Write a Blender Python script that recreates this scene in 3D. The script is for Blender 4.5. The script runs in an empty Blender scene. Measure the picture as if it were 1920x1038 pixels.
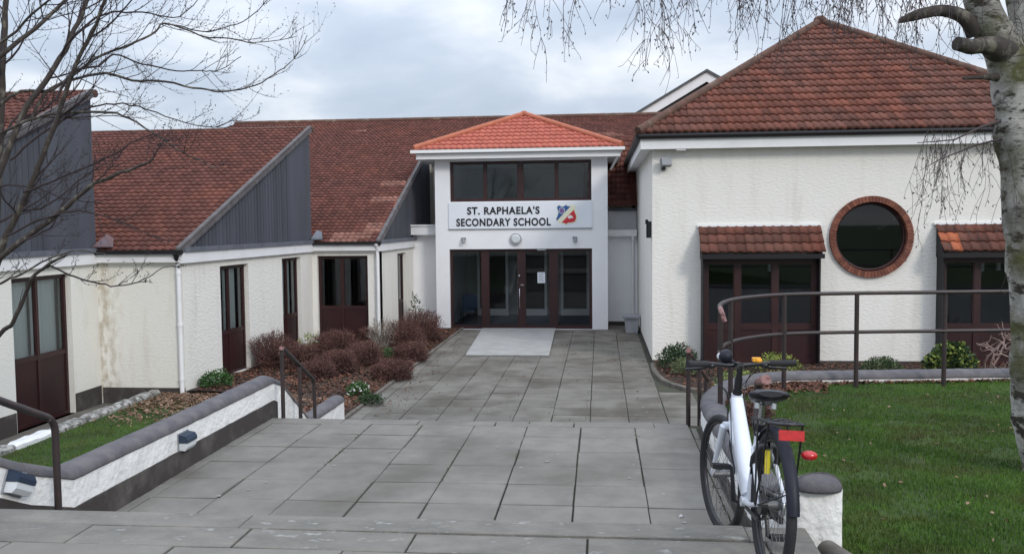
import bpy, math, random
from mathutils import Vector, Matrix, noise
random.seed(11)
PI=math.pi; R=math.radians
V=Vector
sc=bpy.context.scene
# ---------------------------------------------------------------- camera
FPX=1650.; YAW=R(5.71); PIT=R(3.43); ROLL=.010; EYE=V((0,0,3.05))
fw=V((-math.sin(YAW)*math.cos(PIT),math.cos(YAW)*math.cos(PIT),-math.sin(PIT)))
r0=V((math.cos(YAW),math.sin(YAW),0)); u0=r0.cross(fw)
cr=math.cos(ROLL)*r0-math.sin(ROLL)*u0; cu=math.sin(ROLL)*r0+math.cos(ROLL)*u0
cam=bpy.data.cameras.new('camera'); camo=bpy.data.objects.new('camera',cam); sc.collection.objects.link(camo)
camo.matrix_world=Matrix(((cr.x,cu.x,-fw.x,EYE.x),(cr.y,cu.y,-fw.y,EYE.y),(cr.z,cu.z,-fw.z,EYE.z),(0,0,0,1)))
cam.sensor_width=36; cam.lens=FPX/1920*36; cam.clip_start=.05; cam.clip_end=3000
sc.camera=camo
def at(x,y,Y):
    d=fw+cr*((x-960)/FPX)-cu*((y-519)/FPX); return EYE+d*(Y/d.y)
# ---------------------------------------------------------------- world, sun, exposure
SUN_EL=R(30); SUN_AZ=R(40)          # azimuth from -Y towards +X
sund=V((math.sin(SUN_AZ)*math.cos(SUN_EL),-math.cos(SUN_AZ)*math.cos(SUN_EL),math.sin(SUN_EL)))
W=bpy.data.worlds.new('World'); sc.world=W; W.use_nodes=True
nt=W.node_tree; N=nt.nodes; L=nt.links; N.clear()
out=N.new('ShaderNodeOutputWorld'); bg=N.new('ShaderNodeBackground'); L.new(bg.outputs[0],out.inputs[0])
sky=N.new('ShaderNodeTexSky'); sky.sky_type='NISHITA'; sky.sun_disc=False; sky.sun_elevation=SUN_EL; sky.sun_rotation=math.atan2(sund.x,sund.y)
sm=N.new('ShaderNodeVectorMath'); sm.operation='SCALE'; sm.inputs[3].default_value=.10; L.new(sky.outputs[0],sm.inputs[0])
tc=N.new('ShaderNodeTexCoord'); sp=N.new('ShaderNodeSeparateXYZ'); L.new(tc.outputs['Generated'],sp.inputs[0])
def mth(op,a,b=None):
    m=N.new('ShaderNodeMath'); m.operation=op
    for i,q in enumerate((a,b)):
        if q is None: continue
        if isinstance(q,(int,float)): m.inputs[i].default_value=q
        else: L.new(q,m.inputs[i])
    return m.outputs[0]
zz=mth('MAXIMUM',sp.outputs[2],0.0); zd=mth('ADD',zz,.22)
cx=mth('DIVIDE',sp.outputs[0],zd); cy=mth('DIVIDE',sp.outputs[1],zd)
cb=N.new('ShaderNodeCombineXYZ'); L.new(cx,cb.inputs[0]); L.new(cy,cb.inputs[1]); L.new(zd,cb.inputs[2])
n1=N.new('ShaderNodeTexNoise'); n1.inputs['Scale'].default_value=1.9; n1.inputs['Detail'].default_value=7; n1.inputs['Roughness'].default_value=.5; n1.inputs['Distortion'].default_value=.15
L.new(cb.outputs[0],n1.inputs['Vector'])
rp=N.new('ShaderNodeValToRGB'); L.new(n1.outputs[0],rp.inputs[0])
e=rp.color_ramp.elements; e[0].position=.30; e[0].color=(.44,.51,.62,1); e[1].position=.70; e[1].color=(.88,.90,.94,1)
q=rp.color_ramp.elements.new(.47); q.color=(.54,.61,.72,1); q=rp.color_ramp.elements.new(.57); q.color=(.68,.73,.81,1)
mx=N.new('ShaderNodeMixRGB'); mx.inputs[0].default_value=.88; L.new(sm.outputs[0],mx.inputs[1]); L.new(rp.outputs[0],mx.inputs[2])
# overcast sky is brighter overhead than at the horizon
gain=mth('ADD',mth('MULTIPLY',mth('POWER',zz,1.4),1.9),.90)
sc2=N.new('ShaderNodeVectorMath'); sc2.operation='SCALE'; L.new(mx.outputs[0],sc2.inputs[0]); L.new(gain,sc2.inputs[3])
L.new(sc2.outputs[0],bg.inputs[0]); bg.inputs[1].default_value=1.0
sl=bpy.data.lights.new('sun','SUN'); sl.energy=1.15; sl.angle=R(12); sl.color=(1,.95,.87)
so=bpy.data.objects.new('sun',sl); sc.collection.objects.link(so); so.rotation_euler=sund.to_track_quat('Z','Y').to_euler()
sc.view_settings.view_transform='Standard'; sc.view_settings.look='None'; sc.view_settings.gamma=1; sc.view_settings.exposure=.22
sc.render.engine='CYCLES'

# ---------------------------------------------------------------- materials
M={}
def mat(name,col,rough=.8,col2=None,nscale=4,detail=6,lo=.35,hi=.65,bump=0,bscale=30,bdist=.01,stretch=(1,1,1),metal=0,spec=.3,island=0,col3=None,n3=.8,lo3=.5,hi3=.7,bstretch=None,uvtile=0,bdetail=4):
    m=bpy.data.materials.new(name); m.use_nodes=True; t=m.node_tree; n=t.nodes; l=t.links
    b=n['Principled BSDF']; b.inputs['Roughness'].default_value=rough; b.inputs['Metallic'].default_value=metal
    b.inputs['Specular IOR Level'].default_value=spec
    c=n.new('ShaderNodeRGB'); c.outputs[0].default_value=(*col,1); cur=c.outputs[0]
    tcn=n.new('ShaderNodeTexCoord'); mp=n.new('ShaderNodeMapping'); l.new(tcn.outputs['Object'],mp.inputs[0]); mp.inputs['Scale'].default_value=stretch
    def nz(scale,det,src,lo,hi):
        k=n.new('ShaderNodeTexNoise'); k.inputs['Scale'].default_value=scale; k.inputs['Detail'].default_value=det; k.inputs['Roughness'].default_value=.6; l.new(src,k.inputs['Vector'])
        g=n.new('ShaderNodeMapRange'); g.inputs[1].default_value=lo; g.inputs[2].default_value=hi; l.new(k.outputs[0],g.inputs[0]); return g.outputs[0],k.outputs[0]
    def mix(f,a,cc):
        x=n.new('ShaderNodeMixRGB'); l.new(f,x.inputs[0]); l.new(a,x.inputs[1]); x.inputs[2].default_value=(*cc,1); return x.outputs[0]
    if col2:
        f,_=nz(nscale,detail,mp.outputs[0],lo,hi); cur=mix(f,cur,col2)
    if col3:
        f,_=nz(n3,5,mp.outputs[0],lo3,hi3); cur=mix(f,cur,col3)
    if island or uvtile:
        if uvtile:
            fl=n.new('ShaderNodeVectorMath'); fl.operation='FLOOR'; l.new(tcn.outputs['UV'],fl.inputs[0])
            wn=n.new('ShaderNodeTexWhiteNoise'); wn.noise_dimensions='3D'; l.new(fl.outputs[0],wn.inputs['Vector']); src=wn.outputs['Value']; amt=uvtile
        else:
            g=n.new('ShaderNodeNewGeometry'); src=g.outputs['Random Per Island']; amt=island
        mr=n.new('ShaderNodeMapRange'); mr.inputs[3].default_value=1-amt; mr.inputs[4].default_value=1+amt; l.new(src,mr.inputs[0])
        h=n.new('ShaderNodeVectorMath'); h.operation='SCALE'; l.new(cur,h.inputs[0]); l.new(mr.outputs[0],h.inputs[3]); cur=h.outputs[0]
    l.new(cur,b.inputs['Base Color'])
    if bump:
        m2=n.new('ShaderNodeMapping'); l.new(tcn.outputs['Object'],m2.inputs[0]); m2.inputs['Scale'].default_value=bstretch or stretch
        k=n.new('ShaderNodeTexNoise'); k.inputs['Scale'].default_value=bscale; k.inputs['Detail'].default_value=bdetail; l.new(m2.outputs[0],k.inputs['Vector'])
        bp=n.new('ShaderNodeBump'); bp.inputs['Strength'].default_value=bump; bp.inputs['Distance'].default_value=bdist; l.new(k.outputs[0],bp.inputs['Height']); l.new(bp.outputs[0],b.inputs['Normal'])
    M[name]=m; return m
mat('roughcast',(.765,.745,.70),.9,(.70,.675,.62),2.2,6,.50,.80,stretch=(1.6,1.6,.22),col3=(.62,.60,.55),n3=1.1,lo3=.60,hi3=.85,bump=.7,bscale=11,bdist=.018,bstretch=(1,1,2.2),bdetail=6)
mat('roughcast_old',(.76,.745,.69),.9,(.62,.585,.51),2.4,6,.52,.85,stretch=(1.5,1.5,.35),bump=.6,bscale=12,bdist=.013,bstretch=(1,1,2.4),bdetail=6)
mat('pier_render',(.80,.79,.77),.9,(.6,.59,.56),3,6,.55,.85,bump=.9,bscale=20,bdist=.018,bdetail=5)
mat('smooth_render',(.80,.80,.82),.85,(.74,.74,.76),.8,4,.4,.7,bump=.15,bscale=60,bdist=.003)
mat('white_paint',(.78,.78,.79),.5,(.68,.68,.68),2,5,.5,.8)
mat('white_upvc',(.80,.80,.80),.35)
mat('maroon_frame',(.040,.013,.013),.45,(.028,.010,.011),2,4,spec=.4)
mat('maroon_panel',(.035,.010,.011),.5,(.022,.008,.009),1.2,4,spec=.35)
mat('black_trim',(.014,.013,.015),.5)
mat('plinth',(.055,.048,.045),.85,(.12,.11,.10),3,8,.5,.75,bump=.5,bscale=25,bdist=.01)
mat('cladding',(.078,.083,.102),.7,(.060,.063,.076),2,6,stretch=(1,1,.15),island=.12,bump=.2,bscale=40,bdist=.003)
mat('lead',(.15,.16,.19),.6,(.10,.11,.13),3,5)
mat('lead_purple',(.12,.095,.12),.7,(.14,.07,.06),5,5)
mat('verge_board',(.13,.12,.125),.75,(.085,.078,.078),6,6)
mat('roof_tile',(.165,.055,.035),.8,(.105,.038,.028),2.2,8,.35,.7,uvtile=.30,bump=.4,bscale=60,bdist=.005,col3=(.10,.055,.045),n3=.45,lo3=.45,hi3=.75)
mat('roof_tile_far',(.135,.047,.033),.8,(.095,.037,.029),1.2,8,.35,.7,uvtile=.26,col3=(.10,.04,.035),n3=.4,lo3=.45,hi3=.75)
mat('roof_tile_pale',(.27,.13,.10),.75,(.17,.08,.06),6,5,uvtile=.2)
mat('roof_tile_orange',(.42,.13,.06),.75,(.34,.10,.05),6,5,uvtile=.15)
mat('roof_tile_new',(.44,.125,.085),.65,(.38,.10,.07),3,5,uvtile=.10)
mat('ridge_new',(.45,.15,.085),.7,(.38,.12,.07),5,5)
mat('ridge_old',(.13,.065,.048),.85,(.085,.052,.040),5,7,col3=(.22,.17,.13),n3=3,lo3=.55,hi3=.75)
mat('brick_ring',(.22,.082,.052),.85,(.15,.058,.042),12,5,island=.25)
mat('coping',(.098,.093,.104),.8,(.145,.135,.138),7,9,.4,.65,col3=(.11,.085,.085),n3=2.5,lo3=.62,hi3=.72,bump=.7,bscale=45,bdist=.006)
mat('rail_paint',(.036,.027,.027),.45,(.06,.036,.033),8,6,.5,.7,spec=.4)
mat('rail_worn',(.30,.16,.15),.5,(.10,.04,.04),25,5,.45,.6)
mat('slab',(.208,.196,.176),.88,(.172,.162,.146),4,9,.35,.65,island=.06,bump=.35,bscale=70,bdist=.004,col3=(.125,.116,.10),n3=.8,lo3=.48,hi3=.68)
mat('slab_far',(.180,.167,.148),.88,(.134,.123,.107),2.2,9,.35,.65,island=.10,bump=.35,bscale=70,bdist=.004,col3=(.092,.082,.068),n3=.55,lo3=.46,hi3=.66)
mat('slab_edge',(.205,.19,.168),.85,(.14,.135,.122),7,9,.35,.65,island=.06,bump=.9,bscale=45,bdist=.008,col3=(.30,.295,.28),n3=14,lo3=.60,hi3=.72,stretch=(.6,1,1))
mat('joint',(.045,.043,.038),.95,(.07,.075,.045),5,5)
mat('concrete_pale',(.36,.355,.345),.85,(.29,.285,.275),2.5,8,.4,.7,bump=.2,bscale=60,bdist=.003)
mat('kerb',(.17,.15,.13),.9,(.10,.09,.075),6,7,bump=.5,bscale=30,bdist=.01)
mat('lichen_stone',(.42,.41,.39),.9,(.12,.115,.105),9,8,.42,.58,bump=.7,bscale=25,bdist=.015)
mat('soil',(.060,.038,.028),.95,(.03,.022,.018),9,8,.4,.6,bump=.8,bscale=40,bdist=.02)
mat('bark_chip',(.17,.075,.048),.9,(.09,.045,.03),3,4,island=.5)
mat('dead_leaf',(.26,.17,.12),.85,(.14,.08,.05),4,4,island=.4)
mat('grass',(.082,.155,.026),.8,(.052,.108,.020),1.3,7,.38,.62,island=.3,spec=.15,col3=(.080,.070,.028),n3=1.5,lo3=.46,hi3=.70)
mat('turf',(.045,.080,.016),.95,(.034,.052,.016),1.3,7,.38,.62,col3=(.06,.05,.02),n3=1.7,lo3=.58,hi3=.75,bump=.6,bscale=60,bdist=.02)
mat('twig_brown',(.150,.075,.062),.9,(.085,.045,.040),3,4,island=.35)
mat('twig_pale',(.36,.32,.28),.85,(.2,.16,.13),8,4,island=.3)
mat('leaf_green',(.045,.11,.025),.6,(.03,.075,.02),5,4,island=.4)
mat('leaf_dark',(.04,.075,.028),.65,(.025,.05,.02),5,4,island=.4)
mat('leaf_sage',(.17,.20,.10),.75,(.11,.14,.07),5,4,island=.3)
mat('leaf_yellow',(.30,.33,.07),.65,(.15,.22,.05),5,4,island=.35)
mat('petal',(.75,.75,.72),.7)
mat('bark',(.055,.046,.042),.9,(.17,.155,.125),16,7,.52,.66,bump=.8,bscale=30,bdist=.01,stretch=(1,1,.5))
mat('fine_twig',(.042,.032,.034),.9)
mat('birch_twig',(.085,.066,.070),.9)
mat('contorted_wood',(.36,.27,.24),.85,(.2,.13,.11),10,5)
mat('curtain',(.80,.82,.77),.85,(.66,.70,.66),14,3,stretch=(1,1,.03))
mat('room',(.07,.07,.07),.9); mat('room_light',(.40,.43,.42),.8); mat('carpet',(.08,.12,.18),.95)
mat('mat_grey',(.30,.30,.30),.9)
mat('lamp_glass',(.60,.62,.64),.35); mat('grey_plastic',(.26,.27,.29),.6); mat('grey_box',(.42,.43,.46),.7,(.33,.34,.37),5,5)
mat('lettering',(.012,.012,.016),.5); mat('sign_board',(.74,.77,.82),.4,(.70,.73,.78),1,3)
mat('crest_blue',(.03,.10,.28),.5); mat('crest_red',(.55,.035,.05),.5); mat('crest_cream',(.72,.72,.55),.5); mat('crest_purple',(.22,.10,.26),.5)
mat('paper',(.72,.76,.80),.6); mat('ink',(.2,.22,.25),.6)
mat('steel',(.55,.56,.58),.3,metal=1); mat('dull_metal',(.16,.16,.165),.5,metal=.6)
mat('rubber',(.022,.022,.025),.75,(.03,.03,.032),8,4); mat('black_metal',(.014,.014,.017),.35,spec=.5)
mat('bike_white',(.70,.73,.80),.25,(.62,.65,.71),3,5,.5,.8,spec=.5); mat('saddle_black',(.014,.014,.018),.3,spec=.5)
mat('navy_plastic',(.010,.011,.020),.5,spec=.3); mat('reflector_red',(.56,.010,.012),.22,(.40,.008,.01),60,2,spec=.8); mat('amber',(.75,.34,.03),.4); mat('yellow_tape',(.62,.52,.03),.5)
mat('litter_grey',(.27,.265,.25),.9); mat('moss',(.05,.06,.025),.95,island=.3)
mat('litter_white',(.75,.75,.75),.7); mat('slate',(.10,.105,.11),.8,(.075,.08,.085),3,5)
mat('dark_light_blue',(.015,.03,.06),.3,spec=.5)
def birch_mat():
    m=bpy.data.materials.new('birch_bark'); m.use_nodes=True; t=m.node_tree; n=t.nodes; l=t.links; b=n['Principled BSDF']; b.inputs['Roughness'].default_value=.85; b.inputs['Specular IOR Level'].default_value=.2
    tcn=n.new('ShaderNodeTexCoord')
    def layer(scale,str3,lo,hi,det=7):
        mp=n.new('ShaderNodeMapping'); l.new(tcn.outputs['Object'],mp.inputs[0]); mp.inputs['Scale'].default_value=str3
        k=n.new('ShaderNodeTexNoise'); k.inputs['Scale'].default_value=scale; k.inputs['Detail'].default_value=det; k.inputs['Roughness'].default_value=.65; l.new(mp.outputs[0],k.inputs[0])
        g=n.new('ShaderNodeMapRange'); g.inputs[1].default_value=lo; g.inputs[2].default_value=hi; l.new(k.outputs[0],g.inputs[0]); return g.outputs[0],k.outputs[0]
    cur=n.new('ShaderNodeRGB'); cur.outputs[0].default_value=(.47,.45,.42,1); cur=cur.outputs[0]
    for f,c in ((layer(3,(1,1,.6),.42,.62)[0],(.16,.15,.13)),(layer(5,(1,1,2.2),.51,.58)[0],(.045,.038,.032)),(layer(2.2,(1,1,.9),.48,.64)[0],(.09,.09,.04)),(layer(11,(1,1,3.5),.60,.66)[0],(.03,.026,.022))):
        x=n.new('ShaderNodeMixRGB'); l.new(f,x.inputs[0]); l.new(cur,x.inputs[1]); x.inputs[2].default_value=(*c,1); cur=x.outputs[0]
    l.new(cur,b.inputs['Base Color'])
    bp=n.new('ShaderNodeBump'); bp.inputs['Strength'].default_value=.9; bp.inputs['Distance'].default_value=.02; l.new(layer(9,(1,1,1.8),0,1)[1],bp.inputs['Height']); l.new(bp.outputs[0],b.inputs['Normal'])
    M['birch_bark']=m
birch_mat()
def glass_mat():
    m=bpy.data.materials.new('glass'); m.use_nodes=True; t=m.node_tree; n=t.nodes; l=t.links; n.clear()
    o=n.new('ShaderNodeOutputMaterial'); mx=n.new('ShaderNodeMixShader'); tr=n.new('ShaderNodeBsdfTransparent'); tr.inputs[0].default_value=(.90,.94,.94,1)
    g=n.new('ShaderNodeBsdfGlossy'); g.inputs['Roughness'].default_value=.02; g.inputs[0].default_value=(.9,.95,1,1); fr=n.new('ShaderNodeFresnel'); fr.inputs[0].default_value=1.55
    l.new(fr.outputs[0],mx.inputs[0]); l.new(tr.outputs[0],mx.inputs[1]); l.new(g.outputs[0],mx.inputs[2]); l.new(mx.outputs[0],o.inputs[0]); M['glass']=m
glass_mat()
def stain_mat():   # roughcast with a brown water stain running down the inner corner
    m=M['roughcast_old'].copy(); m.name='roughcast_stained'; t=m.node_tree; n=t.nodes; l=t.links; b=n['Principled BSDF']
    src=b.inputs['Base Color'].links[0].from_socket
    tcn=n.new('ShaderNodeTexCoord'); s=n.new('ShaderNodeSeparateXYZ'); l.new(tcn.outputs['Object'],s.inputs[0])
    k=n.new('ShaderNodeTexNoise'); k.inputs['Scale'].default_value=9; k.inputs['Detail'].default_value=8; mpp=n.new('ShaderNodeMapping'); mpp.inputs['Scale'].default_value=(1,1,.55); l.new(tcn.outputs['Object'],mpp.inputs[0]); l.new(mpp.outputs[0],k.inputs[0])
    def mt(op,a,bb=None):
        q=n.new('ShaderNodeMath'); q.operation=op
        for i,v in enumerate((a,bb)):
            if v is None: continue
            if isinstance(v,(int,float)): q.inputs[i].default_value=v
            else: l.new(v,q.inputs[i])
        return q.outputs[0]
    d=mt('ABSOLUTE',mt('ADD',s.outputs[0],STAIN)); f=mt('SUBTRACT',1.0,mt('DIVIDE',d,.42)); f=mt('MAXIMUM',f,0.0)
    g=n.new('ShaderNodeMapRange'); g.inputs[1].default_value=.42; g.inputs[2].default_value=.62; l.new(k.outputs[0],g.inputs[0])
    f=mt('MULTIPLY',mt('MULTIPLY',f,g.outputs[0]),.85)
    x=n.new('ShaderNodeMixRGB'); l.new(f,x.inputs[0]); l.new(src,x.inputs[1]); x.inputs[2].default_value=(.42,.35,.26,1); l.new(x.outputs[0],b.inputs['Base Color']); M['roughcast_stained']=m

# ---------------------------------------------------------------- helpers
class MB:
    def __init__(s): s.v=[]; s.f=[]; s.m=[]; s.uv=[]; s.hasuv=False; s.sm=[]
    def add(s,vs,fs,mi=0,smooth=False,uv=None):
        o=len(s.v); s.v+= [tuple(p) for p in vs]; s.f+=[tuple(i+o for i in f) for f in fs]; s.m+=[mi]*len(fs); s.sm+=[smooth]*len(fs)
        if uv: s.hasuv=True; s.uv+=uv
        else: s.uv+=[(0,0)]*len(vs)
        return s
    def box(s,a,b,mi=0):
        x0,y0,z0=a;x1,y1,z1=b
        return s.add([(x0,y0,z0),(x1,y0,z0),(x1,y1,z0),(x0,y1,z0),(x0,y0,z1),(x1,y0,z1),(x1,y1,z1),(x0,y1,z1)],[(0,3,2,1),(4,5,6,7),(0,1,5,4),(1,2,6,5),(2,3,7,6),(3,0,4,7)],mi)
    def obox(s,O,U,Vd,Wd,mi=0):   # oriented box from a corner and three edge vectors
        O=V(O);U=V(U);Vd=V(Vd);Wd=V(Wd)
        return s.add([O,O+U,O+U+Vd,O+Vd,O+Wd,O+U+Wd,O+U+Vd+Wd,O+Vd+Wd],[(0,3,2,1),(4,5,6,7),(0,1,5,4),(1,2,6,5),(2,3,7,6),(3,0,4,7)],mi)
    def bbox(s,a,b,bev=.01,mi=0):  # box with chamfered top edges
        x0,y0,z0=a;x1,y1,z1=b;c=bev
        vs=[(x0,y0,z0),(x1,y0,z0),(x1,y1,z0),(x0,y1,z0),(x0,y0,z1-c),(x1,y0,z1-c),(x1,y1,z1-c),(x0,y1,z1-c),(x0+c,y0+c,z1),(x1-c,y0+c,z1),(x1-c,y1-c,z1),(x0+c,y1-c,z1)]
        return s.add(vs,[(0,3,2,1),(0,1,5,4),(1,2,6,5),(2,3,7,6),(3,0,4,7),(4,5,9,8),(5,6,10,9),(6,7,11,10),(7,4,8,11),(8,9,10,11)],mi)
    def tube(s,pts,rad,n=8,mi=0,cap=True,smooth=True):
        pts=[V(p) for p in pts]; k=len(pts)
        if not hasattr(rad,'__len__'): rad=[rad]*k
        t=(pts[1]-pts[0]).normalized(); a=t.cross(V((0,0,1)));
        if a.length<.05: a=t.cross(V((1,0,0)))
        a.normalize(); vs=[]
        for i,p in enumerate(pts):
            t=(pts[min(i+1,k-1)]-pts[max(i-1,0)]).normalized(); a=(a-t*a.dot(t)).normalized(); b=t.cross(a)
            for j in range(n):
                w=2*PI*j/n; vs.append(p+(a*math.cos(w)+b*math.sin(w))*rad[i])
        fs=[(i*n+j,i*n+(j+1)%n,(i+1)*n+(j+1)%n,(i+1)*n+j) for i in range(k-1) for j in range(n)]
        s.add(vs,fs,mi,smooth)
        if cap: s.add([vs[j] for j in range(n)],[tuple(range(n))[::-1]],mi); s.add([vs[(k-1)*n+j] for j in range(n)],[tuple(range(n))],mi)
        return s
    def torus(s,c,ax,Rr,r,n=40,m=8,mi=0,a0=0,a1=2*PI,ref=None,ry=None):
        c=V(c);ax=V(ax).normalized(); a=V(ref) if ref else ax.cross(V((0,0,1)));
        a=(a-ax*a.dot(ax)).normalized(); b=ax.cross(a); full=abs(a1-a0-2*PI)<1e-3; k=n if full else n+1; vs=[]
        for i in range(k):
            w=a0+(a1-a0)*i/n; d=a*math.cos(w)+b*math.sin(w)
            for j in range(m):
                q=2*PI*j/m; vs.append(c+d*(Rr+r*math.cos(q))+ax*(ry or r)*math.sin(q))
        fs=[(i*m+j,i*m+(j+1)%m,((i+1)%k)*m+(j+1)%m,((i+1)%k)*m+j) for i in range(n) for j in range(m)]
        return s.add(vs,fs,mi,True)
    def disc(s,c,ax,r,th,n=24,mi=0,r2=None):
        c=V(c);ax=V(ax).normalized(); return s.tube([c,c+ax*th],[r,r2 if r2 is not None else r],n,mi,True,False)
    def sphere(s,c,rx,ry,rz,n=14,m=8,mi=0,M3=None,jit=0):
        vs=[]
        for i in range(m+1):
            th=PI*i/m
            for j in range(n):
                ph=2*PI*j/n; p=V((rx*math.sin(th)*math.cos(ph),ry*math.sin(th)*math.sin(ph),rz*math.cos(th)))
                if jit: p*=1+jit*noise.noise(p*9)
                if M3: p=M3@p
                vs.append(V(c)+p)
        return s.add(vs,[(i*n+j,i*n+(j+1)%n,(i+1)*n+(j+1)%n,(i+1)*n+j) for i in range(m) for j in range(n)],mi,True)
    def prism(s,poly,d,mi=0):   # polygon (3D points) extruded by vector d
        k=len(poly); d=V(d); vs=[V(p) for p in poly]+[V(p)+d for p in poly]
        return s.add(vs,[tuple(range(k))[::-1],tuple(range(k,2*k))]+[(i,(i+1)%k,k+(i+1)%k,k+i) for i in range(k)],mi)
    def sweep(s,pts,prof,mi=0,cap=True,smooth=False,jit=0):
        pts=[V(p) for p in pts]; k=len(pts); n=len(prof); vs=[]
        for i,p in enumerate(pts):
            t1=(pts[min(i+1,k-1)]-pts[max(i,0)]) if i<k-1 else (pts[i]-pts[i-1]); t0=(pts[i]-pts[i-1]) if i>0 else t1
            t1=V((t1.x,t1.y,0)).normalized(); t0=V((t0.x,t0.y,0)).normalized(); t=(t0+t1).normalized(); nr=V((t.y,-t.x,0)); f=1/max(.5,t.dot(t1))
            for (a,b) in prof:
                q=p+nr*(a*f)+V((0,0,b))
                if jit: q+=nr*jit*noise.noise(q*14)+V((0,0,jit*.6*noise.noise(q*11+V((5,5,5)))))
                vs.append(q)
        s.add(vs,[(i*n+j,i*n+(j+1)%n,(i+1)*n+(j+1)%n,(i+1)*n+j) for i in range(k-1) for j in range(n)],mi,smooth)
        if cap: s.add(vs[:n],[tuple(range(n))[::-1]],mi); s.add(vs[-n:],[tuple(range(n))],mi)
        return s
    def build(s,name,mats,parent=None,fixn=True):
        if not isinstance(mats,(list,tuple)): mats=[mats]
        org=ORG.get(parent.name,V((0,0,0))) if parent else V((0,0,0))
        me=bpy.data.meshes.new(name); me.from_pydata([V(p)-org for p in s.v],[],s.f)
        for q in mats: me.materials.append(M[q])
        me.polygons.foreach_set('material_index',s.m); me.polygons.foreach_set('use_smooth',s.sm)
        if s.hasuv:
            ul=me.uv_layers.new(name='UVMap'); dat=[0]*(2*len(me.loops)); li=[0]*len(me.loops); me.loops.foreach_get('vertex_index',li)
            for i,vi in enumerate(li): dat[2*i],dat[2*i+1]=s.uv[vi]
            ul.data.foreach_set('uv',dat)
        me.update()
        o=bpy.data.objects.new(name,me); sc.collection.objects.link(o)
        if parent: o.parent=parent; ORG[o.name]=org
        return o
ORG={}
def thing(name,label,cat,loc,group=None):
    o=bpy.data.objects.new(name,None); sc.collection.objects.link(o); o.location=loc; o.empty_display_size=.2; ORG[o.name]=V(loc)
    o['label']=label; o['category']=cat
    if group: o['group']=group
    return o
def struct(o): o['kind']='structure'; return o
def stuff(o,label,cat): o['kind']='stuff'; o['label']=label; o['category']=cat; return o
def tag(o,label,cat,group=None):
    o['label']=label; o['category']=cat
    if group: o['group']=group
    return o

def tiles(mb,O,U,Vd,ext,vmax,tw=.25,rh=.34,amp=.028,step=.03,sub=6,patch=None,u0=0):
    """pantiles: O eave origin, U along the eave, Vd up the slope (units); ext(v)->(ua,ub)"""
    O=V(O);U=V(U).normalized();Vd=V(Vd).normalized();Nn=U.cross(Vd); 
    if Nn.z<0: Nn=-Nn
    nr=int(math.ceil(vmax/rh)); du=tw/sub
    for i in range(nr):
        v0=i*rh; v1=min((i+1)*rh,vmax); a0,b0=ext(v0); a1,b1=ext(v1); lo=min(a0,a1); hi=max(b0,b1)
        j0=int(math.floor(lo/du)); j1=int(math.ceil(hi/du)); row=[]
        for j in range(j0,j1+1):
            u=j*du; ub=min(max(u,a0),b0); ut=min(max(u,a1),b1)
            t=(u/tw)%1.0; h=amp*(.5+.5*math.sin(2*PI*t+.7*math.sin(2*PI*t+.5)))
            wob=.004*noise.noise(V((u*1.3,v0*1.7,3)))+.006*noise.noise(V((math.floor(u/tw)*.77,i*.91,7)))
            row.append((u,O+U*ub+Vd*v0+Nn*(h+step+wob),O+U*ut+Vd*v1+Nn*(h*.9+wob*.5),O+U*ub+Vd*v0+Nn*(h*.9-.012),ub,ut))
        for k in range(len(row)-1):
            A,B=row[k],row[k+1]
            if abs(B[4]-A[4])<1e-5 and abs(B[5]-A[5])<1e-5: continue
            um=(A[0]+B[0])/2; col=math.floor(um/tw); mi=patch(col,i) if patch else 0; uv=[(col+.5,i+.5)]*4
            mb.add([A[1],B[1],B[2],A[2]],[(0,1,2,3)],mi,True,uv)
            mb.add([A[3],B[3],B[1],A[1]],[(0,1,2,3)],mi,False,uv)
    return mb
def weld_build(mb,name,mats,parent):
    o=mb.build(name,mats,parent)
    import bmesh
    bm=bmesh.new(); bm.from_mesh(o.data); bmesh.ops.remove_doubles(bm,verts=bm.verts,dist=.0004); bm.to_mesh(o.data); bm.free(); return o
def ridge(mb,p,q,r=.11,seg=.4,mi=0):
    p=V(p);q=V(q);L_=(q-p).length;k=max(1,int(L_/seg)); d=(q-p)/k
    for i in range(k):
        a=p+d*i; b=p+d*(i+1)*1.0; mb.tube([a,b+d*.06],[r*1.02,r*.98],8,mi)
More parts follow.
